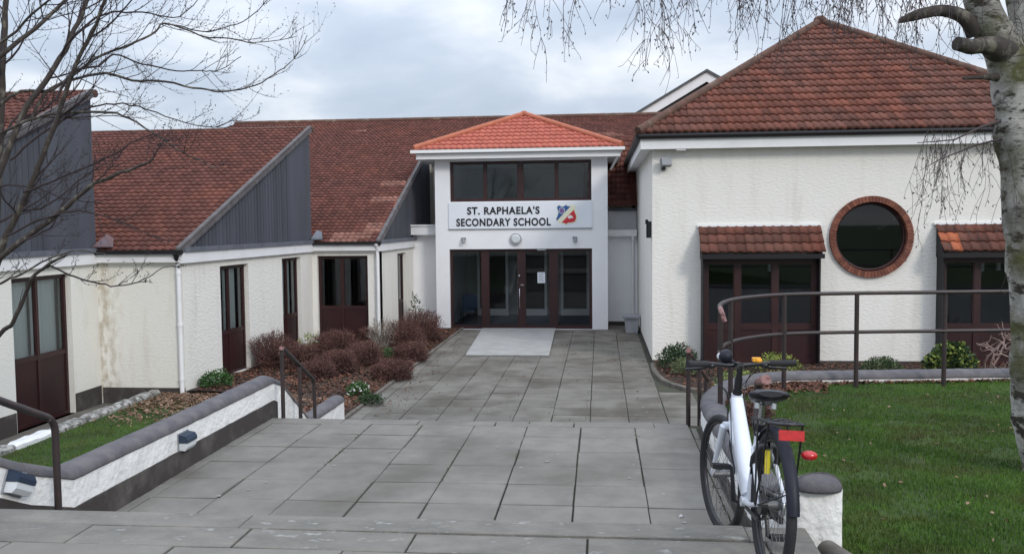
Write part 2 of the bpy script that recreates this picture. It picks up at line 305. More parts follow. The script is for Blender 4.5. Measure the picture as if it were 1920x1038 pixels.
def wall(mb,O,U,Nout,w,z0,z1,t,holes,mi=0,circ=None):
    """wall with openings; O start at z=0, U along, Nout outward normal; holes (ua,ub,za,zb); circ (uc,zc,r)"""
    O=V(O);U=V(U).normalized();Nn=V(Nout).normalized(); Z=V((0,0,1))
    us=sorted(set([0,w]+[h[0] for h in holes]+[h[1] for h in holes]+([circ[0]-circ[2]-.1,circ[0]+circ[2]+.1] if circ else [])))
    zs=sorted(set([z0,z1]+[h[2] for h in holes]+[h[3] for h in holes]+([circ[1]-circ[2]-.1,circ[1]+circ[2]+.1] if circ else [])))
    def P(u,z,d): return O+U*u+Z*z-Nn*d
    for d in (0,t):
        for i in range(len(us)-1):
            for j in range(len(zs)-1):
                uc=(us[i]+us[i+1])/2; zc=(zs[j]+zs[j+1])/2
                if any(h[0]<uc<h[1] and h[2]<zc<h[3] for h in holes): continue
                if circ and abs(uc-circ[0])<circ[2]+.1 and abs(zc-circ[1])<circ[2]+.1: continue
                mb.add([P(us[i],zs[j],d),P(us[i+1],zs[j],d),P(us[i+1],zs[j+1],d),P(us[i],zs[j+1],d)],[(0,1,2,3)],mi)
        if circ:
            n=48; R2=circ[2]+.1; vs=[]
            for k in range(n):
                a=2*PI*(k+.5)/n; ca,sa=math.cos(a),math.sin(a); m_=max(abs(ca),abs(sa)); 
                vs+= [P(circ[0]+circ[2]*ca,circ[1]+circ[2]*sa,d),P(circ[0]+R2*ca/m_,circ[1]+R2*sa/m_,d)]
            mb.add(vs,[(2*k,2*k+1,(2*k+3)%(2*n),(2*k+2)%(2*n)) for k in range(n)],mi)
            for q in range(4):
                a=PI/4+q*PI/2; s1=(q*n//4+n//8-1)%n; s2=(s1+1)%n; mb.add([vs[2*s1+1],vs[2*s2+1],P(circ[0]+R2*(1 if math.cos(a)>0 else -1),circ[1]+R2*(1 if math.sin(a)>0 else -1),d)],[(0,2,1)],mi)
    for (a,b,c,e_) in holes+[(0,w,z0,z1)]:
        for (p1,p2) in (((a,c),(b,c)),((b,c),(b,e_)),((b,e_),(a,e_)),((a,e_),(a,c))):
            mb.add([P(*p1,0),P(*p2,0),P(*p2,t),P(*p1,t)],[(0,1,2,3)],mi)
    if circ:
        n=48
        for k in range(n):
            a=2*PI*k/n;b=2*PI*(k+1)/n; c=circ
            mb.add([P(c[0]+c[2]*math.cos(q),c[1]+c[2]*math.sin(q),dd) for q,dd in ((a,0),(b,0),(b,t),(a,t))],[(0,1,2,3)],mi)
    return mb
def glazed(parent,name,O,U,Nout,w,z0,z1,cols,sill=None,fr=.06,mull=.06,curtain=None,depth=.07,inset=.10,label=None,transom=None,panelmat='maroon_panel',bot=None):
    """maroon framed glazed unit; cols = list of mullion centres (fractions); sill = top of lower solid panel"""
    O=V(O);U=V(U).normalized();Nn=V(Nout).normalized();Z=V((0,0,1)); O=O-Nn*inset; f=MB()
    def B(ua,ub,za,zb,d0=0,d1=depth,m=f,mi=0): m.obox(O+U*ua+Z*za-Nn*d0,U*(ub-ua),Z*(zb-za),-Nn*(d1-d0),mi)
    bot=fr if bot is None else bot
    B(0,fr,z0,z1); B(w-fr,w,z0,z1); B(fr,w-fr,z1-fr,z1); B(fr,w-fr,z0,z0+bot)
    xs=[fr]; 
    for c in cols:
        cw=c[1]/2 if isinstance(c,tuple) else mull/2; cc=c[0] if isinstance(c,tuple) else c
        B(cc-cw,cc+cw,z0+bot,z1-fr); xs+=[cc-cw,cc+cw]
    xs.append(w-fr); zb=z0+bot
    if sill: 
        for i in range(0,len(xs),2): B(xs[i],xs[i+1],sill-mull/2,sill+mull/2,.003)
    fo=f.build(name,'maroon_frame',parent)
    if label: fo['label']=label
    if sill:
        pm=MB()
        for i in range(0,len(xs),2): B(xs[i],xs[i+1],zb,sill-mull/2,.02,.05,pm)
        pm.build('lower_panel',panelmat,fo); zb=sill+mull/2
    for i in range(0,len(xs),2):
        g=MB(); a,b=xs[i],xs[i+1]; c=.022
        B(a,b,zb,zb+c,.012,.05,g,1);B(a,b,z1-fr-c,z1-fr,.012,.05,g,1);B(a,a+c,zb+c,z1-fr-c,.012,.05,g,1);B(b-c,b,zb+c,z1-fr-c,.012,.05,g,1)
        g.add([O+U*u+Z*z-Nn*.03 for u,z in ((a,zb),(b,zb),(b,z1-fr),(a,z1-fr))],[(0,1,2,3)],0)
        g.build('pane',['glass','maroon_frame'],fo)
        if curtain and i//2 in curtain:
            k=24; m=MB(); f0,f1,zlow=curtain[i//2]; vs=[]
            ua=a+(b-a)*f0; ub=a+(b-a)*f1
            for q in range(k+1):
                u=ua+(ub-ua)*q/k; dd=.16+.012*math.sin(q*2.2)
                vs+= [O+U*u+Z*(zb+zlow)-Nn*dd,O+U*u+Z*(z1-.01)-Nn*dd]
            m.add(vs,[(2*q,2*q+2,2*q+3,2*q+1) for q in range(k)],0,True); m.build('curtain','curtain',fo)
    return fo

# ================================================================ GROUND
g=MB(); g.add([(-600,-600,-.32),(600,-600,-.32),(600,600,-.32),(-600,600,-.32)],[(0,1,2,3)]); struct(g.build('ground','turf'))
def slabs(mb,x0,x1,y0,y1,z,sx,sy,gap=.011,edge=None,offx=0,zj=.003,skip=None):
    j=0; y=y0
    while y<y1-.02:
        ye=min(y+sy,y1); x=x0+offx if offx else x0
        xs=[x0]+([x0+offx] if offx else []); 
        while xs[-1]+sx<x1-.02: xs.append(xs[-1]+sx)
        xs.append(x1)
        for i in range(len(xs)-1):
            a,b=xs[i]+gap*random.uniform(.2,1.0),xs[i+1]-gap*random.uniform(.2,1.0); 
            if skip and skip((a+b)/2,(y+ye)/2): continue
            c,d=y+gap*random.uniform(.35,1.1),ye-gap*random.uniform(.35,1.1); dz=random.uniform(-zj,zj); tx=random.uniform(-zj,zj); ty=random.uniform(-zj,zj); bv=.004
            zc=[z+dz+tx*s1+ty*s2 for s1,s2 in ((-1,-1),(1,-1),(1,1),(-1,1))]; o=[(a,c),(b,c),(b,d),(a,d)]; inn=[(a+bv,c+bv),(b-bv,c+bv),(b-bv,d-bv),(a+bv,d-bv)]
            vs=[(p[0],p[1],z-.05) for p in o]+[(p[0],p[1],zc[k]-bv) for k,p in enumerate(o)]+[(p[0],p[1],zc[k]) for k,p in enumerate(inn)]
            mb.add(vs,[(0,1,5,4),(1,2,6,5),(2,3,7,6),(3,0,4,7),(4,5,9,8),(5,6,10,9),(6,7,11,10),(7,4,8,11),(8,9,10,11)])
        y=ye
# lower path to the entrance
pb=MB(); pb.box((-4.6,11.3,-.25),(1.12,28,-.018)); pb.box((1.12,11.3,-.25),(2.6,19.0,-.0185)); struct(pb.build('path_base','joint'))
p=MB(); slabs(p,-3.76,1.04,11.5,25.32,0,.6,.6); slabs(p,1.04,1.64,11.5,15.9,0,.6,.6); slabs(p,.25,1.12,25.32,26.5,0,.6,.6)
slabs(p,-4.74,-3.76,22.5,25.32,0,.98,.6); slabs(p,-3.99,-3.76,11.5,22.5,0,.23,.6)
struct(p.build('path','slab_far'))
# landing
lb=MB(); lb.box((-4.2,5.85,-.3),(1.3,10.02,.748)); struct(lb.build('landing_base','joint'))
p=MB(); slabs(p,-3.80,.99,5.86,9.80,.77,.6,.575,offx=.58); slabs(p,-3.9,.99,9.80,10.05,.77,.9,.25); slabs(p,.99,1.06,5.86,9.8,.77,.1,.575); slabs(p,-3.93,-3.80,5.86,9.8,.77,.13,.575)
struct(p.build('landing','slab'))
# flights
s=MB()
for i in range(3):   # near flight, three treads below the top tread
    s.bbox((-3.93,4.79+.35*i,.2),(1.06,5.15+.35*i,1.2425-.1575*i),.012)
for i in range(4):
    s.bbox((-3.93,10.04+.35*i,-.2),(1.06,10.40+.35*i,.616-.154*i),.012)
struct(s.build('steps','slab_edge'))
# top terrace where the viewer stands
tb=MB(); tb.box((-9,-8,.3),(1.10,4.785,1.375)); struct(tb.build('terrace_base','joint'))
p=MB(); slabs(p,-8.81,1.10,4.30,4.58,1.396,.92,.28,gap=.009,offx=.46,zj=.003); slabs(p,-8.81,1.10,4.58,4.80,1.4,2.76,.22,gap=.006,offx=1.3,zj=.003)
struct(p.build('terrace_edge','slab_edge'))
p=MB(); slabs(p,-8.81,1.10,-7.7,4.29,1.398,.9,.6,offx=.3)
struct(p.build('terrace','slab'))
# right lawn, raised behind the curved wall
def wall_line(X):   # inner boundary of the lawn as (x -> y max)
    return 11.15+.12*(X-2.4) if X>2.4 else (9.35+1.8*math.sqrt(max(0,1-((2.5-X)/1.3)**2)))
def lawn_h(x,y): return 1.03+.20*min(1,max(0,(9.5-y)/4.5))+.02*noise.noise(V((x*.5,y*.5,0)))
def lawn_left_h(x,y):
    t=min(1,max(0,(x+8.1)/3.9)); k=min(1,max(0,(13.5-y)/3.5)); return -.02+.5*t*k+.015*noise.noise(V((x,y,4)))
def heightsheet(f,x0,x1,y0,y1,n,m,ymaxf=None):
    b=MB(); vs=[]
    for i in range(n+1):
        x=x0+(x1-x0)*i/n; ym=ymaxf(x) if ymaxf else y1
        for j in range(m+1):
            y=y0+(ym-y0)*j/m; vs.append((x,y,f(x,y)))
    b.add(vs,[(i*(m+1)+j,(i+1)*(m+1)+j,(i+1)*(m+1)+j+1,i*(m+1)+j+1) for i in range(n) for j in range(m)],0,True); return b
b=heightsheet(lawn_h,1.22,24,-8,0,70,60,wall_line)
struct(b.build('lawn','turf'))
b=heightsheet(lawn_left_h,-8.12,-4.12,-2,15.38,24,60); struct(b.build('garden_lawn','turf'))
# grass blades
def blades(mb,pts,h,w):
    for (x,y,z,s_) in pts:
        a=random.uniform(0,PI); l_=random.uniform(.3,1)*h*.5; b=random.uniform(0,2*PI); hh=h*random.uniform(.5,1.1)*s_; ww=w*random.uniform(.6,1.2)
        dx,dy=math.cos(a)*ww,math.sin(a)*ww
        mb.add([(x-dx,y-dy,z-.005),(x+dx,y+dy,z-.005),(x+math.cos(b)*l_,y+math.sin(b)*l_,z+hh)],[(0,1,2)])
pts=[]
for _ in range(150000):
    y=4.0+7.6*random.random()**.9; x=random.uniform(1.3,y*.62+1.0)
    if x<1.32 or y>wall_line(x)-.04: continue
    if x<1.35 and y<4.9: continue
    if noise.noise(V((x*2.2,y*2.2,9)))>.35 and random.random()<.6: continue
    pts.append((x,y,lawn_h(x,y),1+.3*noise.noise(V((x*1.4,y*1.4,2)))))
b=MB(); blades(b,pts,.034,.0045); stuff(b.build('grass','grass'),'short green mown grass of the raised lawn beside the birch','grass')
pts=[]
for _ in range(45000):
    y=random.uniform(5.5,14.6); x=random.uniform(-8.1,-4.15)
    if y>12.8 and random.random()<(y-12.8)/1.4: continue
    pts.append((x,y,lawn_left_h(x,y),1))
b=MB(); blades(b,pts,.035,.006); stuff(b.build('grass','grass'),'green grass of the sunken garden between the low wall and the classrooms','grass')
# planting beds
b=heightsheet(lambda x,y:.03+.05*noise.noise(V((x*1.2,y*1.2,1)))-.0*x,-7.9,-4.03,15.38,26.2,20,50)
struct(b.build('flower_bed','soil'))
b=heightsheet(lambda x,y:.03+.05*noise.noise(V((x*1.2,y*1.2,1))),-5.3,-4.03,12.6,15.39,8,8); struct(b.build('flower_bed','soil'))
b=MB(); b.add([(1.16,19.3,.03),(1.16,18.3,.03),(1.25,17.0,.03),(1.5,16.2,.03),(1.9,15.75,.03),(2.6,15.4,.03),(2.6,11.4,.03),(14,11.4,.03),(14,19.3,.03)],[tuple(range(9))])
struct(b.build('flower_bed','soil'))
# house path on the left
b=MB(); b.box((-12,-2,-.4),(-8.25,15.4,-.2)); struct(b.build('side_path','slab_far'))
# litter / chips
def flakes(mb,pts,s):
    for (x,y,z) in pts:
        c=V((x,y,z)); a=V((random.gauss(0,1),random.gauss(0,1),random.gauss(0,.35))).normalized()*s*random.uniform(.5,1.3); n_=V((random.gauss(0,.5),random.gauss(0,.5),1)); b_=n_.cross(a).normalized()*a.length*random.uniform(.35,.7)
        mb.add([c-a,c-b_,c+a,c+b_],[(0,1,2,3)])
b=MB(); pts=[]
for _ in range(16000):
    x=random.uniform(-7.4,-4.06);y=random.uniform(12.9,25.2)
    if y<15.3-1.2*(x+5.2) and x<-4.9 and y<15.38: continue
    pts.append((x,y,.04+.05*noise.noise(V((x*1.2,y*1.2,1)))+random.uniform(0,.03)))
flakes(b,pts,.035); stuff(b.build('bark_chips','bark_chip'),'reddish brown bark chips covering the bed of bare bushes','bark chips')
b=MB(); pts=[(random.uniform(-7.9,-4.3),0,0) for _ in range(5200)]
pts=[]
for _ in range(8500):
    y=15.36-abs(random.gauss(0,.95)); x=random.uniform(-8.0,-4.2)
    if y<12.3 or random.random()<.25: continue
    pts.append((x,y,lawn_left_h(x,y)+.02+random.random()*.03))
flakes(b,pts,.035); stuff(b.build('fallen_leaves','dead_leaf'),'dead brown leaves lying on the grass near the white downpipe','leaves')
b=MB(); pts=[]
for _ in range(7000):
    x=random.uniform(1.15,9);y=random.uniform(14.8,19.1)
    if x<1.9 and y<18.4-(x-1.1)*2.6-.9: continue
    pts.append((x,y,.04+random.random()*.03))
for _ in range(3500):
    w=random.uniform(0,1); x=1.32+random.uniform(0,1.0)*1.4; y=wall_line(x)-abs(random.gauss(0,.2))-.05
    if x>1.3: pts.append((x,y,lawn_h(x,y)+.01+random.random()*.03))
for _ in range(900):
    x=random.uniform(2.4,6); y=wall_line(x)-abs(random.gauss(0,.05))-.02; pts.append((x,y,lawn_h(x,y)+.01+random.random()*.02))
flakes(b,pts,.032); stuff(b.build('bark_chips','bark_chip'),'brown bark chips in the beds around the curved wall and the gable building','bark chips')
b=MB(); pts=[(random.uniform(-3.9,1.0),random.uniform(13.4,25),.008) for _ in range(120)]+[(random.gauss(.6,.4),random.uniform(19,25),.008) for _ in range(90)]+[(-3.7+abs(random.gauss(0,.25)),random.uniform(13.5,23),.008) for _ in range(220)]
pts=[q for q in pts if -3.95<q[0]<1.05]
flakes(b,pts,.022); stuff(b.build('leaf_specks','bark_chip'),'scattered dark leaf fragments on the grey path slabs','leaves')
b=MB()
for _ in range(150):
    x=random.uniform(-3.8,1.0); y=random.uniform(5.9,24); r_2=random.uniform(.010,.022); z=.7755 if y<10 else (.006 if y>12 else -9)
    if z<-1: continue
    b.add([(x+r_2*math.cos(a*PI/4)*random.uniform(.8,1.2),y+r_2*math.sin(a*PI/4)*random.uniform(.8,1.2),z) for a in range(8)],[tuple(range(8))])
stuff(b.build('gum_spots','litter_grey'),'small pale spots of old gum trodden into the paving','gum spots')
b=MB(); pts=[]
for _ in range(2600):
    j=random.randint(0,8); x=-3.22+.6*j+random.gauss(0,.008); y=random.choice((random.uniform(5.9,10),random.uniform(12,25)))
    if noise.noise(V((x*3,y*.9,5)))<.18: continue
    pts.append((x,y,.772 if y<10.1 else .002))
flakes(b,pts,.012); stuff(b.build('joint_moss','moss'),'thin dark green moss growing in the joints of the paving','moss')
b=MB(); pts=[]
for _ in range(260):
    x=random.uniform(1.4,7); y=random.uniform(4.4,11.2)
    if y<wall_line(x)-.1: pts.append((x,y,lawn_h(x,y)+.025))
flakes(b,pts,.018); stuff(b.build('fallen_leaves','dead_leaf'),'a few small dead leaves scattered over the raised lawn','leaves')
# kerbs
k=MB(); k.sweep([(-4.02,12.9+.0*i+i*.9,0) for i in range(15)],[(-.035,-.2),(.035,-.2),(.035,.035),(.02,.045),(-.02,.045),(-.035,.035)],jit=.012)
tag(k.build('bed_edging','kerb'),'thin weathered concrete edging along the left side of the path','kerb')
k=MB(); k.sweep([(1.12,18.9,0),(1.10,18.2,0),(1.14,17.5,0),(1.2,17.0,0),(1.36,16.5,0),(1.62,16.05,0),(2.0,15.75,0),(2.6,15.45,0),(3.4,15.3,0)],[(-.05,-.2),(.05,-.2),(.05,.05),(.02,.07),(-.02,.07),(-.05,.05)],jit=.012)
tag(k.build('bed_edging','kerb'),'curved brown kerb around the bark bed at the corner of the gable building','kerb')
r_=random.Random(5); t=thing('stone_edging','row of flaking white and grey stones edging the sunken grass','edging',(-8.2,8,0))
y=5.0
while y<15.3:
    l_=r_.uniform(.5,.95); m=MB(); vs=[]; n_=9
    for i in range(n_+1):
        yy=y+(l_-.02)*i/n_; sh=.75 if i in (0,n_) else 1
        for (a,c) in ((-.11,-.2),(-.11,.03),(-.07,.07),(.06,.075),(.11,.03),(.11,-.2)):
            vs.append((-8.19+a*sh+.012*noise.noise(V((yy*5,a*20,1))),yy,c*sh+.02*noise.noise(V((yy*6,a*30,4)))))
    m.add(vs,[(i*6+j,i*6+j+1,(i+1)*6+j+1,(i+1)*6+j) for i in range(n_) for j in range(5)],0,False); m.add(vs[:6],[(0,1,2,3,4,5)]); m.add(vs[-6:],[(5,4,3,2,1,0)])
    m.build('edging_stone','white_paint' if 10.9<y<11.9 else 'lichen_stone',t); y+=l_

# entrance ramp slab
m=MB(); m.prism([(-3.41,25.33,.012),(-1.28,25.33,.012),(-1.17,20.1,.012),(-3.11,20.1,.012)],(0,0,.028)); tag(m.build('entrance_ramp','concrete_pale'),'pale smooth concrete slab leading up to the glass entrance doors','ramp')

# ================================================================ LOW WALLS
half=[(.125*math.cos(PI*i/8),.08*math.sin(PI*i/8)) for i in range(9)]
capprof=[(a,b) for a,b in half]+[(-.125,-.012),(.125,-.012)]
def interp(pts,n=6):
    o=[]
    for a,b in zip(pts[:-1],pts[1:]):
        k=max(1,int((V(b)-V(a)).length/.12)); o+= [V(a)+(V(b)-V(a))*i/k for i in range(k)]
    return o+[V(pts[-1])]
lw=thing('garden_wall','low white roughcast wall with rounded grey coping left of the steps','wall',(-4.05,8,.77))
LP=[(-4.03,3.2,2.45),(-4.03,4.9,1.71),(-4.03,5.6,1.375),(-4.03,6.1,1.195),(-4.03,8,1.185),(-4.03,10.15,1.185),(-4.03,10.45,1.09),(-4.03,11.45,.42),(-4.03,11.75,.38),(-4.03,13.05,.38)]
body=[(.115,-1.7),(.115,-1.2),(.115,-.8),(.115,-.5),(.115,-.35),(.115,-.2),(.115,-.1),(.115,0),(-.115,0),(-.115,-1.7)]
m=MB(); m.sweep(interp(LP),body,jit=.010); m.build('wall_body','pier_render',lw)
m=MB(); m.sweep(interp([LP[1],LP[2],LP[3],LP[5],(-4.03,10.25,1.15)]),[(.128,-1.7),(.128,-.22),(.10,-.22),(.10,-1.7)],jit=.006); m.build('plinth','plinth',lw)
m=MB(); m.sweep(interp(LP),capprof,smooth=True,jit=.008); m.build('coping','coping',lw)
rw=thing('curved_wall','low white wall with rounded grey coping curving round the raised lawn','wall',(1.18,8,.77))
RP=[(1.17,4.82,1.62),(1.17,5.3,1.45),(1.17,6.1,1.15),(1.17,8.9,1.10)]
for i in range(1,13):
    a=PI-PI/2*i/12; RP.append((2.55+1.38*math.cos(a),9.1+2.15*math.sin(a),1.10))
for x in (3.4,4.5,6,8,12,18): RP.append((x,11.25+.12*(x-2.55),1.10))
rbody=[(.12,0),(-.12,0)]+[(-.12,-.15*i) for i in range(1,8)]+[(-.12,-1.5),(.12,-1.5)]+[(.12,-.15*i) for i in range(7,0,-1)]
RI=interp(RP)
m=MB(); m.sweep(RI,rbody,jit=.018); 
# roughcast end face of the wall
n_=14; vs=[]
for i in range(n_+1):
    for j in range(n_+1):
        x=1.045+.25*i/n_; z=.9+.71*j/n_; e_=min(i,n_-i,j,n_-j)/2.; vs.append((x+.008*noise.noise(V((z*15,i,3))),4.81-.03*min(1,e_)*(.6+.6*noise.noise(V((x*30,z*24,2)))),z))
m.add(vs,[(i*(n_+1)+j,(i+1)*(n_+1)+j,(i+1)*(n_+1)+j+1,i*(n_+1)+j+1) for i in range(n_) for j in range(n_)],0,True)
m.build('wall_body','pier_render',rw)
m=MB(); m.sweep([q for q in RI if q.y>6 and q.x<1.6],[(-.136,-1.5),(-.136,-.2),(-.11,-.2),(-.11,-1.5)],jit=.006); m.build('plinth','plinth',rw)
m=MB(); m.sweep(RI,[(a*1.04,b) for a,b in capprof],smooth=True,jit=.008); _k=len(m.v); m.sphere((1.17,4.825,1.612),.128,.075,.080,18,10); m.v[_k:]=[(p[0],p[1],max(p[2],1.598)) for p in m.v[_k:]]; m.build('coping','coping',rw)
# round concrete edging lying by the wall end
m=MB(); m.tube([(1.19,4.70,1.31),(1.26,4.4,1.32),(1.34,3.9,1.33),(1.42,3.2,1.34)],[.06,.062,.06,.06],12)
tag(m.build('edging_log','kerb'),'round mossy grey edging log lying in front of the white wall end','edging')

# wall lamps on the left wall
def bulkhead(y,z,tilt,label):
    t=thing('wall_lamp',label,'lamp',(-3.9,y,z),'bulkhead lamps on the low white wall')
    c,s_=math.cos(tilt),math.sin(tilt)
    def P(x,yy,zz_): return V((-3.905+x,y+yy*c+zz_*s_*-1,z+yy*s_+zz_*c))
    def blk(pr,name,mt,w0,w1):
        m=MB(); m.prism([P(a*.8,w0*.72,b*.8) for a,b in pr],P(0,w1*.72,0)-P(0,w0*.72,0)); m.build(name,mt,t)
    blk([(0,-.085),(.07,-.09),(.10,-.05),(.10,.0),(0,.0)],'lens','lamp_glass',-.125,.125)
    blk([(0,.003),(.108,.003),(.112,.04),(.085,.085),(0,.1)],'hood','dark_light_blue',-.135,.135)
    m=MB(); m.obox(P(-.012,-.105,-.08),P(.012,0,0)-P(0,0,0),P(0,.21,0)-P(0,0,0),P(0,0,.17)-P(0,0,0)); m.build('back_plate','grey_plastic',t)
bulkhead(7.83,1.045,0,'small bulkhead lamp with blue hood on the white wall below the grey coping')
bulkhead(5.44,1.35,-.45,'bulkhead lamp with black hood at the left edge behind the handrail post')

def smoothpath(pts,rads,k=4,wob=.0):
    o=[];r=[];n=len(pts)
    for i in range(n-1):
        p0=pts[max(i-1,0)];p1=pts[i];p2=pts[i+1];p3=pts[min(i+2,n-1)]
        for j in range(k):
            t=j/k; o.append(.5*((2*p1)+(p2-p0)*t+(2*p0-5*p1+4*p2-p3)*t*t+(3*p1-p0-3*p2+p3)*t**3)+V((random.gauss(0,wob),random.gauss(0,wob),random.gauss(0,wob)))); r.append(rads[i]*(1-t)+rads[i+1]*t)
    return o+[pts[-1]],r+[rads[-1]]
# ================================================================ RAILINGS
def rail(mb,pts,r=.024,mi=0): 
    mb.tube(pts,r,10,mi)
def arc(p0,p1,p2,n=5):   # rounded corner
    p0,p1,p2=V(p0),V(p1),V(p2); return [p0*(1-t)**2+p1*2*t*(1-t)+p2*t*t for t in [i/n for i in range(n+1)]]
t=thing('handrail','brown handrail sloping beside the near steps at the left edge','railing',(-3.76,5.68,.92),'brown handrails beside the steps')
m=MB(); rail(m,[(-3.76,2.6,3.12),(-3.76,5.6,1.765)]+arc((-3.76,5.6,1.765),(-3.76,5.68,1.725),(-3.76,5.68,1.64))+[(-3.76,5.68,1.5)],.025); m.build('top_rail','rail_paint',t)
m=MB(); rail(m,[(-3.76,5.68,1.51),(-3.76,5.68,.8)],.025); m.build('post','rail_paint',t)
t=thing('handrail','short brown three post handrail going down the far steps at left','railing',(-3.78,10.05,.77),'brown handrails beside the steps')
for (x,y,z0,z1) in ((-3.76,10.05,.72,1.60),(-3.76,10.65,.4,1.29),(-3.76,11.2,.1,1.02)):
    m=MB(); m.tube([(x,y,z0),(x,y,z1)],.024,10); m.build('post','rail_paint',t)
m=MB(); rail(m,[(-3.76,10.05,1.60),(-3.76,10.1,1.60),(-3.76,11.12,1.07)]+arc((-3.76,11.12,1.07),(-3.76,11.2,1.03),(-3.76,11.2,.96)),.026); m.build('top_rail','rail_paint',t)
m=MB(); m.tube([(-3.76,10.035,1.585),(-3.76,10.05,1.63)],[.03,.026],10); m.build('end_cap','rail_worn',t)
t=thing('handrail','brown handrail with worn red end behind the bicycle handlebar','railing',(.99,10,.77),'brown handrails beside the steps')
for (x,y,z0,z1) in ((.99,10.0,.7,1.56),(1.22,10.95,0,1.24),(1.36,11.5,0,1.0)):
    m=MB(); m.tube([(x,y,z0),(x,y,z1)],.026,10); m.build('post','rail_paint',t)
m=MB(); rail(m,[(1.0,10.03,1.57),(1.06,10.3,1.5),(1.22,10.95,1.25),(1.40,11.6,.98)],.025); m.build('top_rail','rail_paint',t)
m=MB(); rail(m,[(.985,9.9,1.63),(.99,9.98,1.60),(1.01,10.07,1.55)],.03); m.build('end_cap','rail_worn',t)
t=thing('handrail','short rail post with worn red top on the wall behind the saddle','railing',(1.1,6.15,1.2),'brown handrails beside the steps')
m=MB(); m.tube([(1.10,6.25,1.1),(1.10,6.25,1.86)]+arc((1.10,6.25,1.86),(1.1,6.25,1.94),(1.1,6.15,1.95)),.03,10); m.build('post','rail_paint',t)
m=MB(); m.tube([(1.10,6.16,1.95),(1.10,5.95,2.0)],[.032,.034],12); m.build('end_cap','rail_worn',t)
# long two-rail fence on the lawn
t=thing('lawn_railing','long brown two rail fence curving round the raised lawn','railing',(3,10.9,1.1))
RL=[(1.21,9.0),(1.25,9.35),(1.36,9.75),(1.53,10.1),(1.76,10.38),(2.05,10.62),(2.4,10.78),(2.8,10.88),(3.5,10.98),(5,11.14),(8,11.5),(14,12.2)]
m=MB(); pts,_r=smoothpath([V((x,y,2.18)) for x,y in RL],[.026]*len(RL),4)
rail(m,pts,.024); m.build('top_rail','rail_paint',t)
m=MB(); rail(m,arc((1.21,9.02,2.18),(1.20,8.88,2.18),(1.235,8.88,2.06),6),.0255); m.build('end_cap','rail_worn',t)
m=MB(); rail(m,smoothpath([V((x,y,1.71)) for x,y in RL],[.02]*len(RL),4)[0],.022); m.build('mid_rail','rail_paint',t)
m=MB(); m.sphere((1.20,8.98,1.70),.03,.03,.035); m.build('end_cap','lamp_glass',t)
for (x,y) in ((1.24,9.22),(1.45,9.95),(2.18,10.68),(3.08,10.92),(4.15,11.06),(5.25,11.18),(6.9,11.36),(8.6,11.58)):
    m=MB(); m.tube([(x,y,.9),(x,y,2.17)],.027,10); m.build('post','rail_paint',t)

# ================================================================ ENTRANCE BLOCK
TX0,TX1,TY=-4.76,.23,25.34
t=thing('entrance_block','white two storey entrance porch with orange tiled hipped roof','building',((TX0+TX1)/2,TY,0))
m=MB(); wall(m,(TX0,TY,0),(1,0,0),(0,-1,0),TX1-TX0,-.1,5.0,.3,[(.40,4.54,.0,2.335),(.44,4.53,3.71,4.87)])
m.box((TX0,TY+.3,-.1),(TX0+.25,31,5)); m.box((TX1-.25,TY+.3,-.1),(TX1,31,5))
m.build('wall','smooth_render',t)
m=MB(); m.box((TX0-.46,TY-.39,4.92),(TX1+.36,TY+5.1,5.08)); m.box((TX0-.5,TY-.36,5.08),(TX1+.40,TY+5.15,5.16)); m.build('fascia','white_upvc',t)
m=MB(); m.box((TX0-.60,TY-.52,5.09),(TX1+.48,TY-.41,5.175)); m.tube([(TX1+.42,TY-.4,5.12),(TX1+.30,TY-.28,4.95),(TX1+.1,TY+.35,4.6)],.035,8); m.build('gutter','white_upvc',t)
# roof
rx0,rx1,ry0,ry1=TX0-.52,TX1+.40,TY-.42,TY+4.9; ex=5.19; ax,ay,az=(rx0+rx1)/2,(ry0+ry1)/2,6.42
def hip(parent,rx0,rx1,ry0,ry1,ez,apex,mats,tw,rh,patch=None,amp=.028,step=.03,name='roof'):
    ax,ay,az=apex; m=MB()
    for (A,B) in (((rx0,ry0),(rx1,ry0)),((rx0,ry1),(rx0,ry0)),((rx1,ry0),(rx1,ry1)),((rx1,ry1),(rx0,ry1))):
        A=V((*A,ez));B=V((*B,ez)); U=(B-A); w=U.length; U.normalize(); ap=V(apex)-A; ua=ap.dot(U); up=ap-U*ua; Ls=up.length; up.normalize()
        tiles(m,A,U,up,lambda v,ua=ua,w=w,Ls=Ls:(ua*v/Ls,w-(w-ua)*v/Ls),Ls-.01,tw,rh,amp,step,patch=patch)
    o=weld_build(m,name,mats,parent); return o
ro=hip(t,rx0,rx1,ry0,ry1,ex,(ax,ay,az),['roof_tile_new'],.175,.32,amp=.036,step=.028)
m=MB()
for c in ((rx0,ry0),(rx1,ry0),(rx0,ry1),(rx1,ry1)): ridge(m,(c[0],c[1],ex+.05),(ax,ay,az+.05),.085,.38)
m.sphere((ax,ay,az+.06),.12,.12,.09); m.build('ridge_tiles','ridge_new',t)
m=MB(); m.box((rx0+.06,ry0+.05,ex-.04),(rx1-.06,ry1-.05,ex+.002)); m.build('eaves_filler','black_trim',t)
